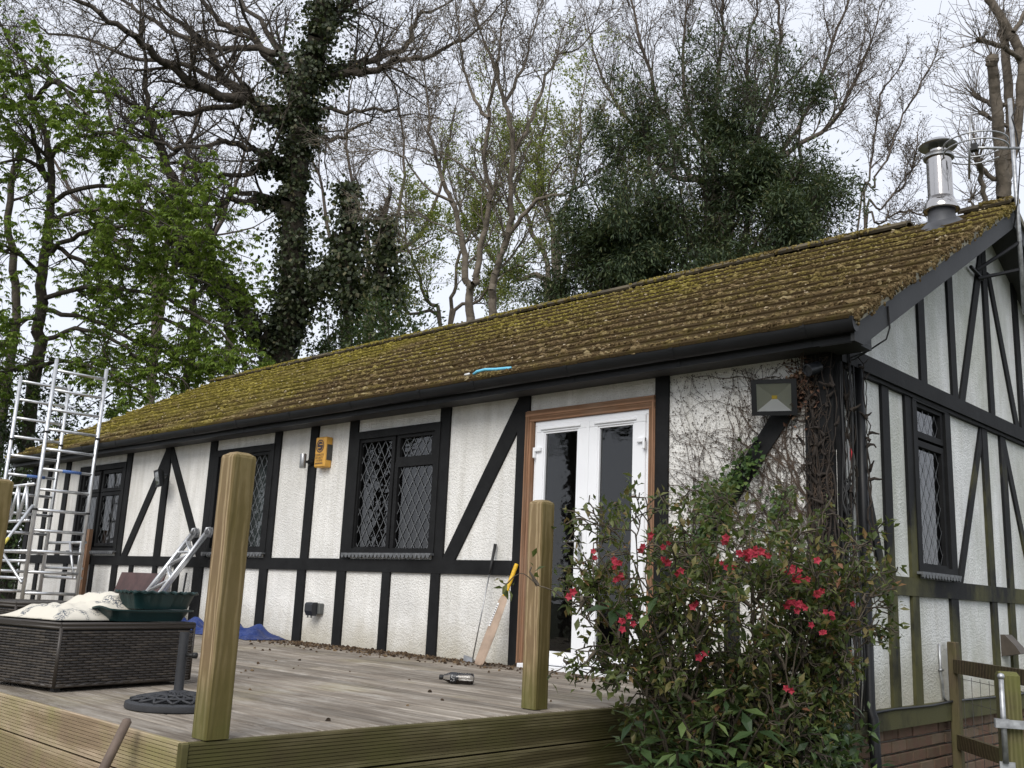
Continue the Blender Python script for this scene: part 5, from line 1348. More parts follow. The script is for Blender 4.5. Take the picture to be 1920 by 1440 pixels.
chestnut(11, 'horse chestnut in fresh green leaf above the metal tower', 20.5, (60, 800), [(62, 720), (75, 600), (85, 480), (95, 380), (90, 280), (60, 190), (40, 110)],
         [([(85, 480), (150, 440), (230, 420), (320, 430), (400, 460)], -2., 16), ([(80, 560), (160, 540), (260, 545), (350, 580), (430, 640), (460, 675)], -2.5, 18), ([(75, 640), (140, 620), (220, 640), (290, 690), (350, 720)], -2., 14),
          ([(92, 380), (170, 350), (260, 345), (330, 370), (390, 400)], -1.5, 15), ([(85, 300), (140, 260), (200, 250), (250, 280), (300, 320)], -1., 12), ([(60, 190), (100, 150), (130, 180), (160, 220)], -1., 8),
          ([(85, 520), (40, 480), (0, 470), (-50, 490)], -1.5, 8), ([(80, 600), (30, 600), (-30, 640)], -2, 8), ([(90, 330), (40, 300), (-20, 310)], -1, 8), ([(45, 150), (10, 130), (-30, 150)], -.5, 7), ([(85, 450), (150, 490), (240, 500), (330, 510), (400, 540)], -1., 14), ([(70, 690), (130, 680), (200, 700), (270, 740)], -2., 11), ([(75, 660), (40, 690), (0, 700), (-40, 730)], -1.5, 9), ([(80, 580), (170, 600), (260, 640), (330, 670), (390, 700)], -1., 14), ([(90, 420), (130, 400), (200, 390), (280, 400)], -2.5, 12), ([(88, 340), (60, 250), (30, 200), (0, 170)], -1.5, 9)],
         7600, .155, (.15, .035))
chestnut(12, 'smaller leafy chestnut with paired trunks left of the ivy tree', 22.5, (352, 760), [(352, 720), (356, 640), (360, 560), (362, 500), (350, 430)],
         [([(358, 620), (310, 600), (250, 610), (200, 640)], 1., 9), ([(360, 560), (400, 530), (440, 540)], .5, 5), ([(362, 520), (300, 480), (230, 470), (170, 500)], 1., 10), ([(355, 680), (300, 690), (240, 720), (190, 750)], .5, 9), ([(372, 740), (370, 660), (372, 600), (366, 540)], 0., 2), ([(360, 690), (400, 670), (440, 690)], -.5, 6)],
         2900, .15, (.12, .03))
# darker stems among them
for k, (lab, D, pts, r0) in enumerate((('thin dark trunk rising behind the chestnut leaves at far left', 23, [(20, 780), (24, 600), (22, 470), (18, 350), (38, 295), (30, 250), (0, 215)], .11), ('slender trunk standing just left of the ivy tree', 25, [(430, 760), (430, 680), (428, 620), (415, 560), (398, 470), (390, 410), (372, 340), (350, 285)], .13))):
    t = Tree(30 + k); b = to_ground(T(*pts[0], D)); th = tree_thing('bare_tree', lab, b); t.limb([b] + LP(pts[1:], D), (r0, .04), TWIG, 12, 1.4, .03, .4); t.bark('trunk', M['bark_dark'], th)

# ---- 3. bare several-stemmed tree above the middle of the roof
D3 = 20.; t3 = Tree(3); b3 = to_ground(T(900, 760, D3)); th3 = tree_thing('bare_tree', 'bare tree with several slender stems above the middle of the roof', b3)
T3 = [dict(n=7, w=.15, up=.10, k=7, ang=(22, 50), lr=(.4, .65)), dict(n=5, w=.18, up=.07, k=5, ang=(25, 50), lr=(.4, .65)), dict(n=4, w=.2, up=.03)]
for pts, dd, r0, r1, nc in (
    ([(880, 640), (880, 596), (882, 542), (873, 511), (867, 444), (849, 378), (827, 333), (809, 249), (800, 169), (790, 100)], .6, .15, .02, 18),
    ([(884, 535), (892, 520), (907, 444), (920, 378), (911, 311), (916, 222), (929, 133), (905, 70), (889, 13)], .2, .11, .03, 18),
    ([(925, 640), (922, 587), (927, 533), (938, 480), (956, 422), (958, 356), (960, 267), (947, 191), (933, 133), (938, 67), (950, 0)], -.4, .14, .03, 20),
    ([(938, 475), (969, 418), (1004, 378), (1027, 369), (1084, 351), (1102, 329), (1142, 307)], -1.4, .08, .02, 12),
    ([(1015, 375), (1027, 355), (1053, 302), (1080, 284), (1110, 240)], -1., .04, .015, 8),
    ([(960, 284), (985, 249), (1013, 178), (1040, 111), (1084, 89), (1129, 44)], .5, .07, .02, 14),
    ([(916, 222), (890, 190), (870, 120), (860, 40), (850, -20)], .8, .06, .02, 12),
    ([(947, 191), (980, 130), (1000, 60), (1020, -10)], .5, .06, .02, 12),
    ([(849, 378), (800, 350), (760, 300), (720, 280), (690, 285)], -.6, .05, .015, 10),
    ([(867, 444), (820, 420), (780, 400), (742, 404)], -.8, .04, .012, 8),
    ([(920, 378), (890, 330), (850, 300), (800, 285), (750, 270)], .5, .05, .015, 10),
    ([(927, 520), (970, 500), (1010, 492), (1060, 490)], -.6, .035, .012, 8)):
    t3.limb(LP(pts, D3, dd), (r0 * .68, r1 * .6), T3, nc, 1.35, .02, .25)
t3.seg += [(*b3, *T(880, 640, D3), .12, .10), (*b3, *T(925, 640, D3), .12, .095)]
t3.bark('trunk', M['bark_grey'], th3)
tp = np.array(t3.tip); tp = tp[RNG.random(len(tp)) < .22]; n = len(tp)
put('buds', *leaves2(tp[:, :3], tp[:, 3:] + RNG.normal(0, .6, (n, 3)), RNG.normal(size=(n, 3)), RNG.uniform(.03, .06, n), RNG.uniform(.02, .035, n)), M['bud_brown'], th3)

# ---- generic crowns for trees farther back
def fan_tree(seed, name, label, D, basepx, stems, cfg, nc, clen, mat, leafm=None, frac=0., lsz=.05, r0=.12, group='trees behind the bungalow'):
    t = Tree(seed); b = to_ground(T(*basepx, D)); th = tree_thing(name, label, b, group)
    for pts, dd in stems: t.limb([b] + LP(pts, D, dd), (r0, .025), cfg, nc, clen, .03, .42)
    t.bark('trunk', mat, th)
    if leafm:
        tp = np.array(t.tip); tp = tp[RNG.random(len(tp)) < frac]; n = len(tp)
        if frac > 1: tp = np.repeat(np.array(t.tip), int(frac), 0); n = len(tp)
        put('crown', *leaves2(tp[:, :3] + RNG.normal(0, .05, (n, 3)), tp[:, 3:] + RNG.normal(0, .7, (n, 3)), RNG.normal(size=(n, 3)), lsz * RNG.uniform(.6, 1.3, n), lsz * RNG.uniform(.4, .7, n)), M[leafm], th)
    return t
FAN = [dict(n=7, w=.13, up=.10, k=8, ang=(18, 45), lr=(.35, .6)), dict(n=5, w=.17, up=.07, k=5, ang=(22, 48), lr=(.4, .65)), dict(n=4, w=.2, up=.03)]
fan_tree(41, 'bare_tree', 'tall bare tree fanning up behind the dark yew', 26, (1350, 760), [([(1340, 420), (1290, 330), (1240, 200), (1200, 80), (1185, -20)], 1), ([(1345, 420), (1330, 300), (1345, 180), (1355, 60), (1350, -40)], 0), ([(1360, 420), (1400, 320), (1440, 190), (1465, 70), (1450, -30)], -1), ([(1370, 420), (1460, 300), (1520, 190), (1560, 80), (1600, -20)], 1), ([(1350, 400), (1300, 250), (1280, 120), (1290, 0)], 2), ([(1370, 380), (1470, 290), (1560, 230), (1610, 140), (1640, 60)], .5), ([(1345, 430), (1260, 330), (1190, 240), (1140, 170), (1110, 80)], 2), ([(1362, 400), (1410, 250), (1400, 120), (1420, 0)], 1)],
         FAN, 20, 2.4, M['bark_twig'], 'bud_brown', .40, .055, .10)
fan_tree(42, 'spring_tree', 'pale tree with yellow green spring leaf right of the bare stems', 27, (1040, 760), [([(1030, 560), (1000, 440), (960, 340), (930, 250)], 1), ([(1045, 560), (1050, 430), (1080, 320), (1090, 200)], 0), ([(1050, 560), (1110, 460), (1160, 380), (1180, 300)], -1), ([(1035, 580), (960, 520), (890, 440), (850, 360)], .5), ([(1040, 540), (1030, 400), (1010, 300), (1030, 180)], 1)],
         FAN, 10, 2.0, M['bark_grey'], 'spring_leaf', 2, .085, .10)
fan_tree(43, 'spring_tree', 'low pale spring tree behind the base of the bare stems', 24, (830, 760), [([(830, 640), (800, 560), (770, 480), (760, 420)], 0), ([(840, 640), (850, 540), (870, 460), (900, 420)], 0), ([(840, 640), (900, 560), (960, 500)], 0), ([(830, 640), (770, 590), (720, 560)], 0)],
         FAN, 8, 1.4, M['bark_grey'], 'spring_leaf', 3, .075, .06)
fan_tree(44, 'bare_tree', 'thin bare tree leaning over the roof left of the steel flue', 22, (1600, 620), [([(1618, 430), (1640, 350), (1668, 285), (1695, 215), (1735, 140)], 0), ([(1612, 430), (1630, 340), (1642, 250), (1660, 160)], .5), ([(1620, 450), (1655, 390), (1688, 350), (1712, 310)], 0), ([(1622, 460), (1650, 420), (1682, 400), (1708, 395)], 0)],
         FAN, 12, 1.1, M['bark_twig'], 'bud_brown', .25, .05, .03)
fan_tree(45, 'bare_tree', 'distant bare tree between the chestnut and the ivy tree', 34, (300, 760), [([(290, 560), (270, 400), (220, 260), (180, 120)], 0), ([(300, 560), (330, 400), (360, 260), (390, 140)], 1), ([(305, 560), (400, 440), (450, 320), (480, 200)], 0), ([(290, 560), (200, 440), (120, 340), (60, 220)], 1)],
         FAN, 12, 3.0, M['bark_twig'], 'bud_brown', .3, .06, .14)
fan_tree(46, 'bare_tree', 'distant bare tree seen between the ivy tree and the bare stems', 36, (690, 760), [([(690, 560), (680, 420), (650, 280), (660, 150)], 0), ([(700, 560), (740, 420), (760, 300), (740, 160)], 1), ([(700, 560), (790, 440), (830, 330), (850, 220)], 0), ([(690, 560), (620, 450), (600, 330), (560, 250)], 0)],
         FAN, 9, 2.8, M['bark_twig'], None, 0, .06, .12)

# ---- 4. dark yew
DY_ = 17.5; ty = Tree(4); by = to_ground(T(1370, 700, DY_)); thy = tree_thing('yew_tree', 'broad dark evergreen yew rising behind the roof', by)
YW = [dict(n=5, w=.14, up=.03, k=7, ang=(35, 65), lr=(.4, .65)), dict(n=4, w=.16, up=-.02, k=6, ang=(35, 60), lr=(.4, .65)), dict(n=4, w=.15, up=-.05)]
for pts, dd, nc in (
    ([(1365, 600), (1360, 480), (1350, 350), (1345, 250), (1350, 190)], .5, 16), ([(1390, 600), (1430, 460), (1460, 340), (1470, 240), (1470, 190)], -.3, 16), ([(1345, 600), (1290, 480), (1240, 360), (1220, 270), (1215, 220)], .2, 16),
    ([(1400, 620), (1490, 500), (1550, 400), (1580, 300), (1585, 200)], .4, 16), ([(1330, 620), (1230, 540), (1160, 460), (1120, 400)], -.3, 14), ([(1410, 620), (1520, 540), (1590, 470), (1630, 400), (1640, 340)], -.5, 14), ([(1320, 640), (1200, 590), (1120, 550), (1070, 530)], -.4, 14),
    ([(1380, 600), (1400, 450), (1410, 330), (1400, 240)], 1., 14), ([(1300, 620), (1260, 520), (1230, 470), (1200, 420)], -.8, 12), ([(1420, 640), (1500, 560), (1560, 520), (1610, 480)], -.8, 12), ([(1360, 640), (1340, 540), (1320, 460), (1300, 380)], -1., 12), ([(1400, 640), (1430, 540), (1450, 470), (1500, 400)], -1., 12)):
    pts = [(min(1340 + (x - 1370) * .86, 1500), y) for x, y in pts]; ty.limb([by] + LP(pts, DY_, dd), (.085, .02), YW, nc + 1, 1.15, .02, .3)
ty.bark('trunk', M['bark_dark'], thy)
tp = np.array(ty.tip); print('yew tips', len(tp))
q_ = tp[:, :3]; wq = np.clip(.30 + np.sin(q_[:, 0] * 1.9 + 1) * np.sin(q_[:, 1] * 1.7 + q_[:, 2] * .6) * .6 + np.sin(q_[:, 2] * 2.6 + q_[:, 0] * 1.3) * .45, .14, 1.); wq *= np.clip(1.35 - (q_[:, 2] - 2.5) / 6., .25, 1.2)
n = 150000; i = RNG.choice(len(tp), n, p=wq / wq.sum()); P = tp[i, :3] + RNG.normal(0, .10, (n, 3)); ax = unit(tp[i, 3:] * .8 + RNG.normal(0, .55, (n, 3)) + np.array([0, 0, -.25])); L = RNG.uniform(.06, .135, n)
put('crown', *leaves2(P, ax, unit(np.array([0, 0, 1.]) + RNG.normal(0, .6, (n, 3))), L, L * .24, .05), M['yew_needle'], thy)

# ---- 5. ivy covered snags and laurel right of the great tree
def snag(seed, label, D, pts, rad, nl, th_):
    t = Tree(seed); b = to_ground(T(*pts[0], D)); th = tree_thing('ivy_snag', label, b, 'ivy covered snags'); t.limb([b] + LP(pts[1:], D), rad, TWIG, 5, .6, .04, .5); t.bark('trunk', M['bark_dark'], th)
    put('ivy', *ivy_on(t.pts, RNG, nl, th_, .11), M['ivy_leaf'], th)
snag(51, 'ivy smothered broken trunk right beside the great ivy tree', 23, [(655, 700), (655, 640), (650, 540), (655, 450), (650, 380), (655, 345)], (.16, .06), 4300, .36)
snag(52, 'short ivy smothered stub between the ivy tree and the bare stems', 22.5, [(722, 700), (720, 620), (716, 530), (722, 450), (722, 395)], (.14, .08), 3600, .26)
def bushy(seed, name, label, c, rx, ry, rz, nl, size, mat, cat='shrub', stems=6, flat=.55, group=None):
    t = Tree(seed); c = np.array(c, float); th = thing(name, label, cat, (c[0], c[1], GZ), group); b = np.array([c[0], c[1], GZ])
    for k in range(stems):
        a = t.r.uniform(0, 6.28); q = c + np.array([rx * .6 * math.cos(a), ry * .6 * math.sin(a), t.r.uniform(-.2, .7) * rz]); t.limb([b + np.array([.1 * math.cos(a), .1 * math.sin(a), 0]), b * .5 + q * .5 + np.array([0, 0, .2]), q], (.035, .012), [dict(n=5, w=.25, up=.05, k=4, ang=(30, 70)), dict(n=4, w=.3, up=.05)], 6, max(rx, rz) * .55, .03, .4)
    t.bark('stem', M['bark_dark'], th)
    tp = np.array(t.tip); i = RNG.integers(0, len(tp), nl)
    g = RNG.normal(size=(nl, 3)); g = unit(g) * RNG.random((nl, 1)) ** .35; lump = 1 + .22 * np.sin(g[:, :1] * 7 + g[:, 2:] * 5) + .15 * np.sin(g[:, 1:2] * 11)
    Pv = c + g * np.array([rx, ry, rz]) * lump; mixsel = RNG.random(nl) < flat; P = np.where(mixsel[:, None], Pv, tp[i, :3] + RNG.normal(0, .08, (nl, 3)))
    P[:, 2] = np.maximum(P[:, 2], GZ + .02)
    L = size * RNG.uniform(.6, 1.3, nl); put('foliage', *(leaves2 if nl > 3000 else leaves)(P, unit(g + RNG.normal(0, .7, (nl, 3)) + np.array([0, 0, -.1])), unit(RNG.normal(0, .6, (nl, 3)) + np.array([0, 0, 1])), L, L * .42, .1), M[mat], th)
    return th
bushy(61, 'laurel_bush', 'pale flowering laurel showing above the roof right of the ivy tree', T(745, 640, 20.5), 1.05, 1.0, .75, 5200, .11, 'laurel_leaf')
bushy(62, 'laurel_bush', 'dark laurel showing above the roof beside the ivy trunk', T(650, 650, 22), .8, .8, .7, 3200, .10, 'hedge_leaf')
bushy(63, 'evergreen_hedge', 'dark evergreen hedge behind the metal tower', T(20, 1000, 18.6), 2.2, 1.6, 1.5, 9000, .10, 'hedge_leaf', 'hedge')
bushy(64, 'leafy_shrub', 'dark leafy shrub at the far end of the house below the chestnut', T(60, 800, 20), 1.7, 1.5, 1.4, 6000, .11, 'hedge_leaf')

# ---- 6. pollarded tree behind the aerial
DP = 16.; tq = Tree(6); bp_ = to_ground(T(1890, 640, DP)); thp = tree_thing('pollarded_tree', 'pollarded tree with knobbly stubs and spiky shoots behind the aerial', bp_)
stubs = [([(1884, 420), (1884, 367), (1876, 275), (1870, 206), (1864, 150), (1861, 112)], .17, .11), ([(1884, 340), (1893, 260), (1893, 183), (1884, 92), (1880, 60)], .13, .09), ([(1920, 120), (1905, 85), (1879, 37), (1856, 0), (1840, -40)], .12, .08), ([(1895, 300), (1912, 220), (1915, 140), (1935, 60)], .12, .09),
         ([(1915, 115), (1889, 92), (1862, 82), (1838, 75)], .06, .055), ([(1889, 197), (1860, 195), (1829, 179)], .055, .05), ([(1893, 238), (1865, 228), (1843, 213)], .05, .045), ([(1872, 339), (1850, 325), (1833, 303)], .06, .05), ([(1850, 420), (1845, 376), (1840, 325), (1836, 305)], .065, .05), ([(1828, 420), (1826, 395), (1822, 372)], .035, .03), ([(1900, 60), (1925, 20), (1940, -20)], .06, .05)]
SH = [dict(n=4, w=.15, up=.10, k=1.6, ang=(15, 40), lr=(.3, .6)), dict(n=3, w=.15, up=.06)]
for k, (pts, r0, r1) in enumerate(stubs):
    P = LP(pts, DP, (-.4, .3, .2, 0)[k % 4]); 
    if k < 4: P = [bp_] + P if k == 0 else P
    r0 *= .68; r1 *= .72; o = tq.limb(P, (r0, r1), None, 0, 1, .012)
    e = o[-1]; u_ = unit(o[-1] - o[-2]); tq.seg += [(*(e - u_ * .1), *(e - u_ * .02), r1 * 1.0, r1 * 1.35), (*(e - u_ * .02), *(e + u_ * .05), r1 * 1.35, r1 * 1.05), (*(e + u_ * .05), *(e + u_ * .09), r1 * 1.05, .01)]
    for j in range(7):
        v = unit(np.array([tq.r.gauss(0, 1), tq.r.gauss(0, 1), tq.r.gauss(0, 1)]) + u_ * .6); q = e - u_ * tq.r.uniform(0, .25) + v * r1 * .7; tq.seg += [(*q, *(q + v * r1 * .5), r1 * .5, r1 * .38), (*(q + v * r1 * .5), *(q + v * r1 * .75), r1 * .38, .004)]
    for j in range(26):
        v = unit(np.array([tq.r.gauss(0, 1), tq.r.gauss(0, 1), tq.r.gauss(.5, .8)]) + unit(o[-1] - o[-2]) * .9); tq.grow(tuple(e), tuple(v), tq.r.uniform(.35, .95), .007, 0, SH)
    for j in range(14):
        q = o[tq.r.randrange(len(o))]; v = unit(np.array([tq.r.gauss(0, 1), tq.r.gauss(0, 1), tq.r.gauss(.5, .6)])); tq.grow(tuple(q), tuple(v), tq.r.uniform(.3, .7), .006, 0, SH)
tq.bark('trunk', M['bark_light'], thp)

# ================================================================== plants at the house corner
# ---- flowering quince at the deck corner
cq = np.array([.02, -1.25, 0.]); qb = np.array([.02, -1.20, GZ]); qt = Tree(71)
qz = thing('quince_bush', 'flowering quince bush with red blossom in front of the house corner', 'bush', tuple(qb))
QC = [dict(n=5, w=.22, up=.04, k=5, ang=(30, 70), lr=(.4, .7)), dict(n=4, w=.28, up=.03, k=3, ang=(35, 75), lr=(.4, .7)), dict(n=2, w=.3, up=.05)]
targets = [(1060, 1010, 4.9), (1110, 975, 4.9), (1180, 970, 5.0), (1250, 985, 5.0), (1320, 985, 5.0), (1390, 990, 4.9), (1460, 985, 5.0), (1530, 1010, 5.0), (1580, 1060, 4.9), (1610, 1080, 4.8), (1640, 1140, 4.8), (1050, 1080, 4.7), (1075, 1150, 4.6), (1090, 1220, 4.6), (1150, 1060, 4.6), (1230, 1050, 4.5), (1310, 1050, 4.5), (1400, 1060, 4.5), (1480, 1060, 4.6), (1550, 1120, 4.6), (1180, 1150, 4.5), (1280, 1140, 4.4), (1420, 1140, 4.4), (1510, 1180, 4.6), (1600, 1200, 4.8), (1620, 1150, 4.9), (1120, 1110, 5.2), (1350, 1020, 5.3), (1450, 1110, 5.2), (1560, 1240, 4.9)]
for (x, y, d_) in targets:
    e = T(1368 + (x - 1350) * .84, 1250 - (1250 - y) * .86, d_); a = qt.r.uniform(0, 6.28); s0 = qb + np.array([.18 * math.cos(a), .12 * math.sin(a), 0]); mdl = s0 * .45 + e * .55 + np.array([qt.r.gauss(0, .06), qt.r.gauss(0, .06), .16])
    qt.limb([s0, s0 * .75 + mdl * .25 + np.array([0, 0, .1]), mdl, e], (.012, .0045), QC, 8, .27, .012, .35)
# arching sprays: one over the deck post, some to the right
for P in ([(1110, 1120, 4.6), (1060, 1120, 4.45), (1010, 1098, 4.4), (975, 1075, 4.4)], [(1560, 1180, 4.7), (1610, 1160, 4.6), (1640, 1110, 4.6)], [(1590, 1260, 4.8), (1620, 1200, 4.7), (1645, 1140, 4.7)], [(1150, 1230, 4.5), (1100, 1220, 4.4), (1060, 1250, 4.4)]):
    qt.limb([T(*p) for p in P], (.005, .002), [dict(n=2, w=.3, up=.0, k=1), dict(n=2, w=.3, up=0)], 3, .08, .006, .1)
qt.bark('stem', M['bush_stem'], qz, .02)
tp = np.array(qt.tip); tp = tp[(tp[:, 2] > -.35)]; n = 17000; i = RNG.integers(0, len(tp), n); L = RNG.uniform(.026, .066, n)
Pq = tp[i, :3] + RNG.normal(0, .02, (n, 3)); ok = (Pq[:, 1] < -.04) | (Pq[:, 0] > .06); Pq, i, L = Pq[ok], i[ok], L[ok]; n = len(Pq)
put('foliage', *leaves(Pq, unit(tp[i, 3:] * .6 + RNG.normal(0, .6, (n, 3))), unit(RNG.normal(0, .5, (n, 3)) + np.array([0, 0, 1])), L, L * .45, .16), M['quince_leaf'], qz)
fl_px = [(1068, 1113, 2), (1112, 1040, 2), (1153, 1055, 4), (1158, 1082, 4), (1205, 1030, 2), (1222, 1008, 2), (1246, 1055, 3), (1247, 1022, 2), (1275, 1068, 2), (1358, 1012, 2), (1367, 1060, 4), (1402, 1040, 4), (1415, 1035, 5), (1430, 1040, 3), (1480, 1070, 5), (1490, 1080, 4), (1503, 1085, 3), (1538, 1050, 2), (1485, 1133, 5), (1500, 1136, 5), (1532, 1120, 3), (1560, 1152, 3), (1540, 1180, 3), (1598, 1128, 1), (1165, 1168, 3), (1180, 1170, 2), (1312, 1228, 2), (1305, 1130, 2), (1480, 1295, 2), (1395, 1045, 3)]
fv_ = []
for (x, y, k) in fl_px:
    for j in range(k):
        c = T(x + RNG.normal(0, 7), y + RNG.normal(0, 6), 4.36 + RNG.normal(0, .03)); v = unit(CAM - c + RNG.normal(0, 1.2, 3)); v = unit(v); s_ = unit(np.cross(v, RNG.normal(size=3))); w_ = np.cross(v, s_)
        an = np.arange(5) * 2 * math.pi / 5; dirs = np.outer(np.cos(an), s_) + np.outer(np.sin(an), w_) + v * .35; Lf = RNG.uniform(.014, .022)
        fv_.append(leaves(np.tile(c, (5, 1)), unit(dirs), np.tile(v, (5, 1)), np.full(5, Lf), np.full(5, Lf * 1.0), .2))
put('blossom', *cat_lv(fv_), M['quince_flower'], qz)
# ---- rhododendron and laurel leaves at its foot
def rosettes(P, rng, L0, nleaf, spread=.9):
    out_ = []
    for p in P:
        n_ = rng.integers(nleaf - 2, nleaf + 3); a = rng.uniform(0, 6.28) + np.arange(n_) * 2.4; el = rng.uniform(-.7, .35, n_); d = np.stack([np.cos(a) * np.cos(el), np.sin(a) * np.cos(el), np.sin(el)], 1); L = L0 * rng.uniform(.6, 1.2, n_)
        out_.append(leaves(np.tile(p, (n_, 1)) + d * .012, d, np.tile([0, 0, 1.], (n_, 1)) + rng.normal(0, .2, (n_, 3)), L, L * .36, .10))
    return cat_lv(out_)
rh = thing('rhododendron', 'low rhododendron with broad glossy leaves at the foot of the quince', 'shrub', (-.05, -1.55, GZ)); rt = Tree(72); rp = []
for (x, y, d_) in ((1200, 1400, 4.35), (1240, 1370, 4.3), (1280, 1350, 4.3), (1270, 1410, 4.15), (1320, 1400, 4.2), (1340, 1350, 4.3), (1225, 1330, 4.4), (1300, 1320, 4.4), (1360, 1310, 4.4), (1370, 1400, 4.2), (1250, 1440, 4.1), (1310, 1450, 4.1), (1380, 1440, 4.1), (1190, 1350, 4.5), (1330, 1430, 4.1), (1165, 1390, 4.5), (1420, 1370, 4.3), (1430, 1430, 4.2), (1390, 1330, 4.4), (1440, 1330, 4.5), (1215, 1440, 4.2)):
    e = T(x, y, d_); o = rt.limb([np.array([-.05 + rt.r.gauss(0, .12), -1.5 + rt.r.gauss(0, .1), GZ]), e * .5 + np.array([-.05, -1.5, GZ + .35]) * .5, e], (.012, .006), None, 0, 1, .005); rp.append(e); rp.append(o[-3])
rt.bark('stem', M['bush_stem'], rh); put('foliage', *rosettes(rp, RNG, .120, 7), M['rhodo_leaf'], rh)
r2 = thing('laurel_sapling', 'laurel shoot with large dark leaves inside the left of the quince', 'shrub', (-.2, -1.3, GZ)); rt = Tree(73); rp = []
for (x, y, d_) in ((1180, 1125, 4.45), (1235, 1115, 4.5), (1215, 1150, 4.45), (1370, 1290, 4.4), (1270, 1140, 4.6), (1150, 1140, 4.5)):
    e = T(x, y, d_); rt.limb([np.array([-.2, -1.3, GZ]), np.array([-.2, -1.3, -.3]) * .5 + e * .5, e], (.010, .005), None, 0, 1, .005); rp.append(e)
rt.bark('stem', M['bush_stem'], r2); put('foliage', *rosettes(rp, RNG, .135, 5), M['rhodo_leaf'], r2)
bushy(74, 'ivy_ground_clump', 'dark ivy and fern clump at the foot of the house corner', T(1500, 1420, 4.7), .30, .28, .28, 1500, .06, 'rhodo_leaf', 'ivy', 5)
bushy(75, 'low_shrub', 'small dark leafy shrub between the rhododendron and the brick wall', T(1560, 1400, 5.0), .16, .2, .22, 700, .05, 'hedge_leaf', 'shrub', 4)

# ---- creeper on the end panel of the front wall
crp = thing('wall_creeper', 'leafless brown creeper stems clinging to the white end panel', 'creeper', (-.5, -.02, -.2)); cs_ = []; dots = []; cr = random.Random(91)
def onwall(x): return -.012 if not (-.19 < x < 0) else -.042
def vine(x, z, a, L, r, lv):
    n = max(4, int(L / .035)); k = cr.choice((-1, 1)) * .02
    for i in range(n):
        a += cr.gauss(0, .22) + k; a += (math.pi / 2 - a) * .03
        X, Z_ = x + math.cos(a) * .035, z + math.sin(a) * .035
        if Z_ > 2.12 or Z_ < .3 or X < -1.36 or X > -.005: return
        cs_.append((x, onwall(x), z, X, onwall(X), Z_, r, r * .97)); r = max(.0012, r * .985)
        if cr.random() < .55: dots.append((X + cr.gauss(0, .012), Z_ + cr.gauss(0, .012)))
        x, z = X, Z_
        if lv < 3 and cr.random() < .16: vine(x, z, a + cr.choice((-1, 1)) * cr.uniform(.4, 1.1), L * cr.uniform(.3, .6), r * .75, lv + 1)
for i in range(20):
    vine(cr.uniform(-.30, -.02), cr.uniform(.5, 1.2), cr.uniform(1.4, 2.6), cr.uniform(.7, 1.5), cr.uniform(.0018, .0030), 0)
for i in range(16):
    vine(cr.uniform(-1.2, -.3), cr.uniform(.9, 1.6), cr.uniform(.9, 2.2), cr.uniform(.4, .9), .002, 1)
for i in range(16):
    x = cr.uniform(-.18, -.01); vine(x, .4, 1.57, 1.7, cr.uniform(.004, .009), 2)
V, F = stick_mesh(cs_, ksmall=4); put('stem', V, F, M['vine'], crp)
for i in range(1100):
    x = cr.uniform(-1.24, -.2); z = 2.12 - abs(cr.gauss(0, .55)); dots.append((x, z))
dn = np.array(dots); dn = dn[(dn[:, 1] > .3) & (dn[:, 1] < 2.13)]; n = len(dn); P = np.stack([dn[:, 0], np.where((dn[:, 0] > -.19), -.034, -.006), dn[:, 1]], 1)
L = RNG.uniform(.006, .016, n); a = RNG.uniform(0, 6.28, n); put('tendril', *leaves2(P, np.stack([np.cos(a), -np.full(n, .25), np.sin(a)], 1), np.tile([0, -1., 0], (n, 1)) + RNG.normal(0, .3, (n, 3)), L, L * .6, .1), M['vine'], crp)
ost = Tree(95)
for k in range(10):
    x = cr.uniform(-.17, .0); pts = [np.array([x + cr.gauss(0, .022), -.045 - abs(cr.gauss(0, .012)), -.15 + j * .24]) for j in range(10)]; ost.limb(pts, (cr.uniform(.004, .010), .003), [dict(n=4, w=.3, up=.1)], 5, .12, .006, .2)
for k in range(4):
    y = cr.uniform(.0, .10); pts = [np.array([.045 + abs(cr.gauss(0, .012)), y + cr.gauss(0, .02), -.15 + j * .24]) for j in range(10)]; ost.limb(pts, (cr.uniform(.004, .009), .003), [dict(n=4, w=.3, up=.1)], 4, .10, .006, .2)
for k in range(2):
    pts = [np.array([.085 + abs(cr.gauss(0, .008)), .255 + cr.gauss(0, .025), .9 + j * .2]) for j in range(7)]; ost.limb(pts, (.007, .003), [dict(n=3, w=.4, up=.0)], 5, .08, .006, .2)
ost.bark('old_stem', M['old_vine'], crp, .005)
# living ivy on the brace
iv = thing('wall_ivy', 'small green ivy leaves climbing the diagonal brace behind the quince', 'ivy', (-.8, -.03, .8))
path = [(np.array([-1.1 + .55 * f, -.035, .82 + .72 * f]), .03) for f in np.linspace(0, 1, 12)]; it = Tree(92); it.limb([p for p, _ in path[::3]], (.006, .003)); it.bark('stem', M['vine'], iv)
n = 520; f = RNG.random(n) ** .8; P = np.stack([-1.12 + .58 * f + RNG.normal(0, .055, n), -.03 - np.abs(RNG.normal(0, .022, n)), .80 + .74 * f + RNG.normal(0, .05, n)], 1)
P2 = np.stack([RNG.normal(-.92, .05, 170), -.02 - np.abs(RNG.normal(0, .012, 170)), RNG.uniform(.85, 1.36, 170)], 1); P3 = np.stack([RNG.normal(-.42, .07, 120), -.02 - np.abs(RNG.normal(0, .012, 120)), RNG.uniform(.85, 1.28, 120)], 1)
P = np.concatenate([P, P2, P3]); n = len(P); L = RNG.uniform(.022, .045, n)
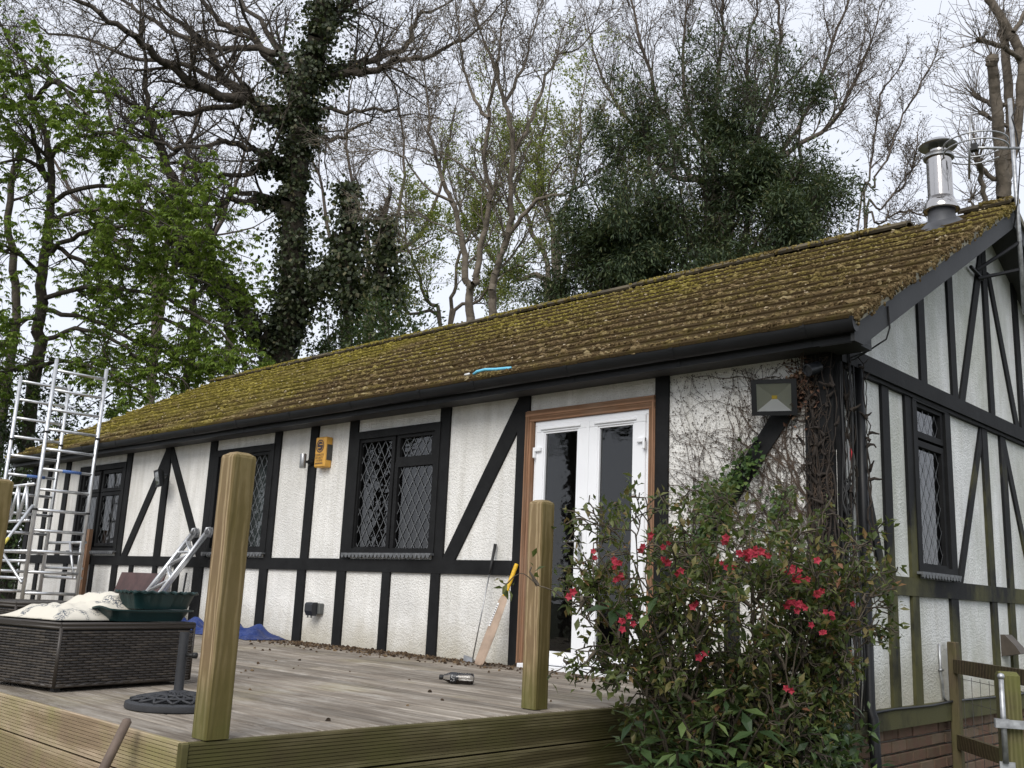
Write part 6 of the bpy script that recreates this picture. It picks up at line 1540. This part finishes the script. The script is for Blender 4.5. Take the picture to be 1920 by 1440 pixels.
put('foliage', *leaves(P, unit(RNG.normal(0, .7, (n, 3)) + np.array([0, -.3, -.5])), unit(np.array([0, -1., .3]) + RNG.normal(0, .35, (n, 3))), L, L * .95, .1), M['ivy_wall_leaf'], iv)
# dead leaves caught in the top corner
dl = thing('dead_creeper_leaves', 'clump of dry brown creeper leaves caught beside the floodlight', 'dead leaves', (-.22, -.06, 1.9)); n = 260
P = np.stack([RNG.normal(-.21, .055, n), -.03 - np.abs(RNG.normal(0, .03, n)), RNG.normal(1.93, .085, n)], 1); P[:, 2] = np.minimum(P[:, 2], 2.11); L = RNG.uniform(.018, .04, n)
put('foliage', *leaves(P, unit(RNG.normal(0, 1, (n, 3))), unit(np.array([0, -1., .3]) + RNG.normal(0, .6, (n, 3))), L, L * .7, .3), M['dead_leaf'], dl)
it = Tree(93)
for k in range(8): it.limb([np.array([-.21 + RNG.normal(0, .05), -.035, 1.75 + RNG.normal(0, .04)]), np.array([-.19 + RNG.normal(0, .05), -.06, 1.92]), np.array([-.14 + RNG.normal(0, .06), -.05, 2.10])], (.0035, .002))
it.bark('stem', M['vine'], dl)

# ================================================================== unseen tree copies, added so the panes have something to mirror
def copy_thing(root, loc, rz, label, group):
    r = root.copy(); COL.objects.link(r); r.location = loc; r.rotation_euler = (0, 0, rz); tag(r, label, None, group)
    for ch in list(root.children):
        c = ch.copy(); COL.objects.link(c); c.parent = r; c.matrix_parent_inverse = ch.matrix_parent_inverse.copy()
    return r
G_ = 'added unseen tree copies mirrored in the panes'
copy_thing(thy, (-15.0, -15.0, GZ), 1.0, 'added unseen dark evergreen mirrored in the door panes', G_)
copy_thing(th3, (-12.0, -17.5, GZ), 2.2, 'added unseen bare tree mirrored in the door panes', G_)
copy_thing(thy, (-24.0, -15.5, GZ), 2.6, 'added unseen dark evergreen mirrored in the leaded window by the alarm box', G_)
copy_thing(thy, (-34.0, -17.0, GZ), 4.0, 'added unseen dark evergreen mirrored in the window behind the tall post', G_)
copy_thing(th3, (8.0, 19.0, GZ), .6, 'added unseen bare tree mirrored in the gable window', G_)
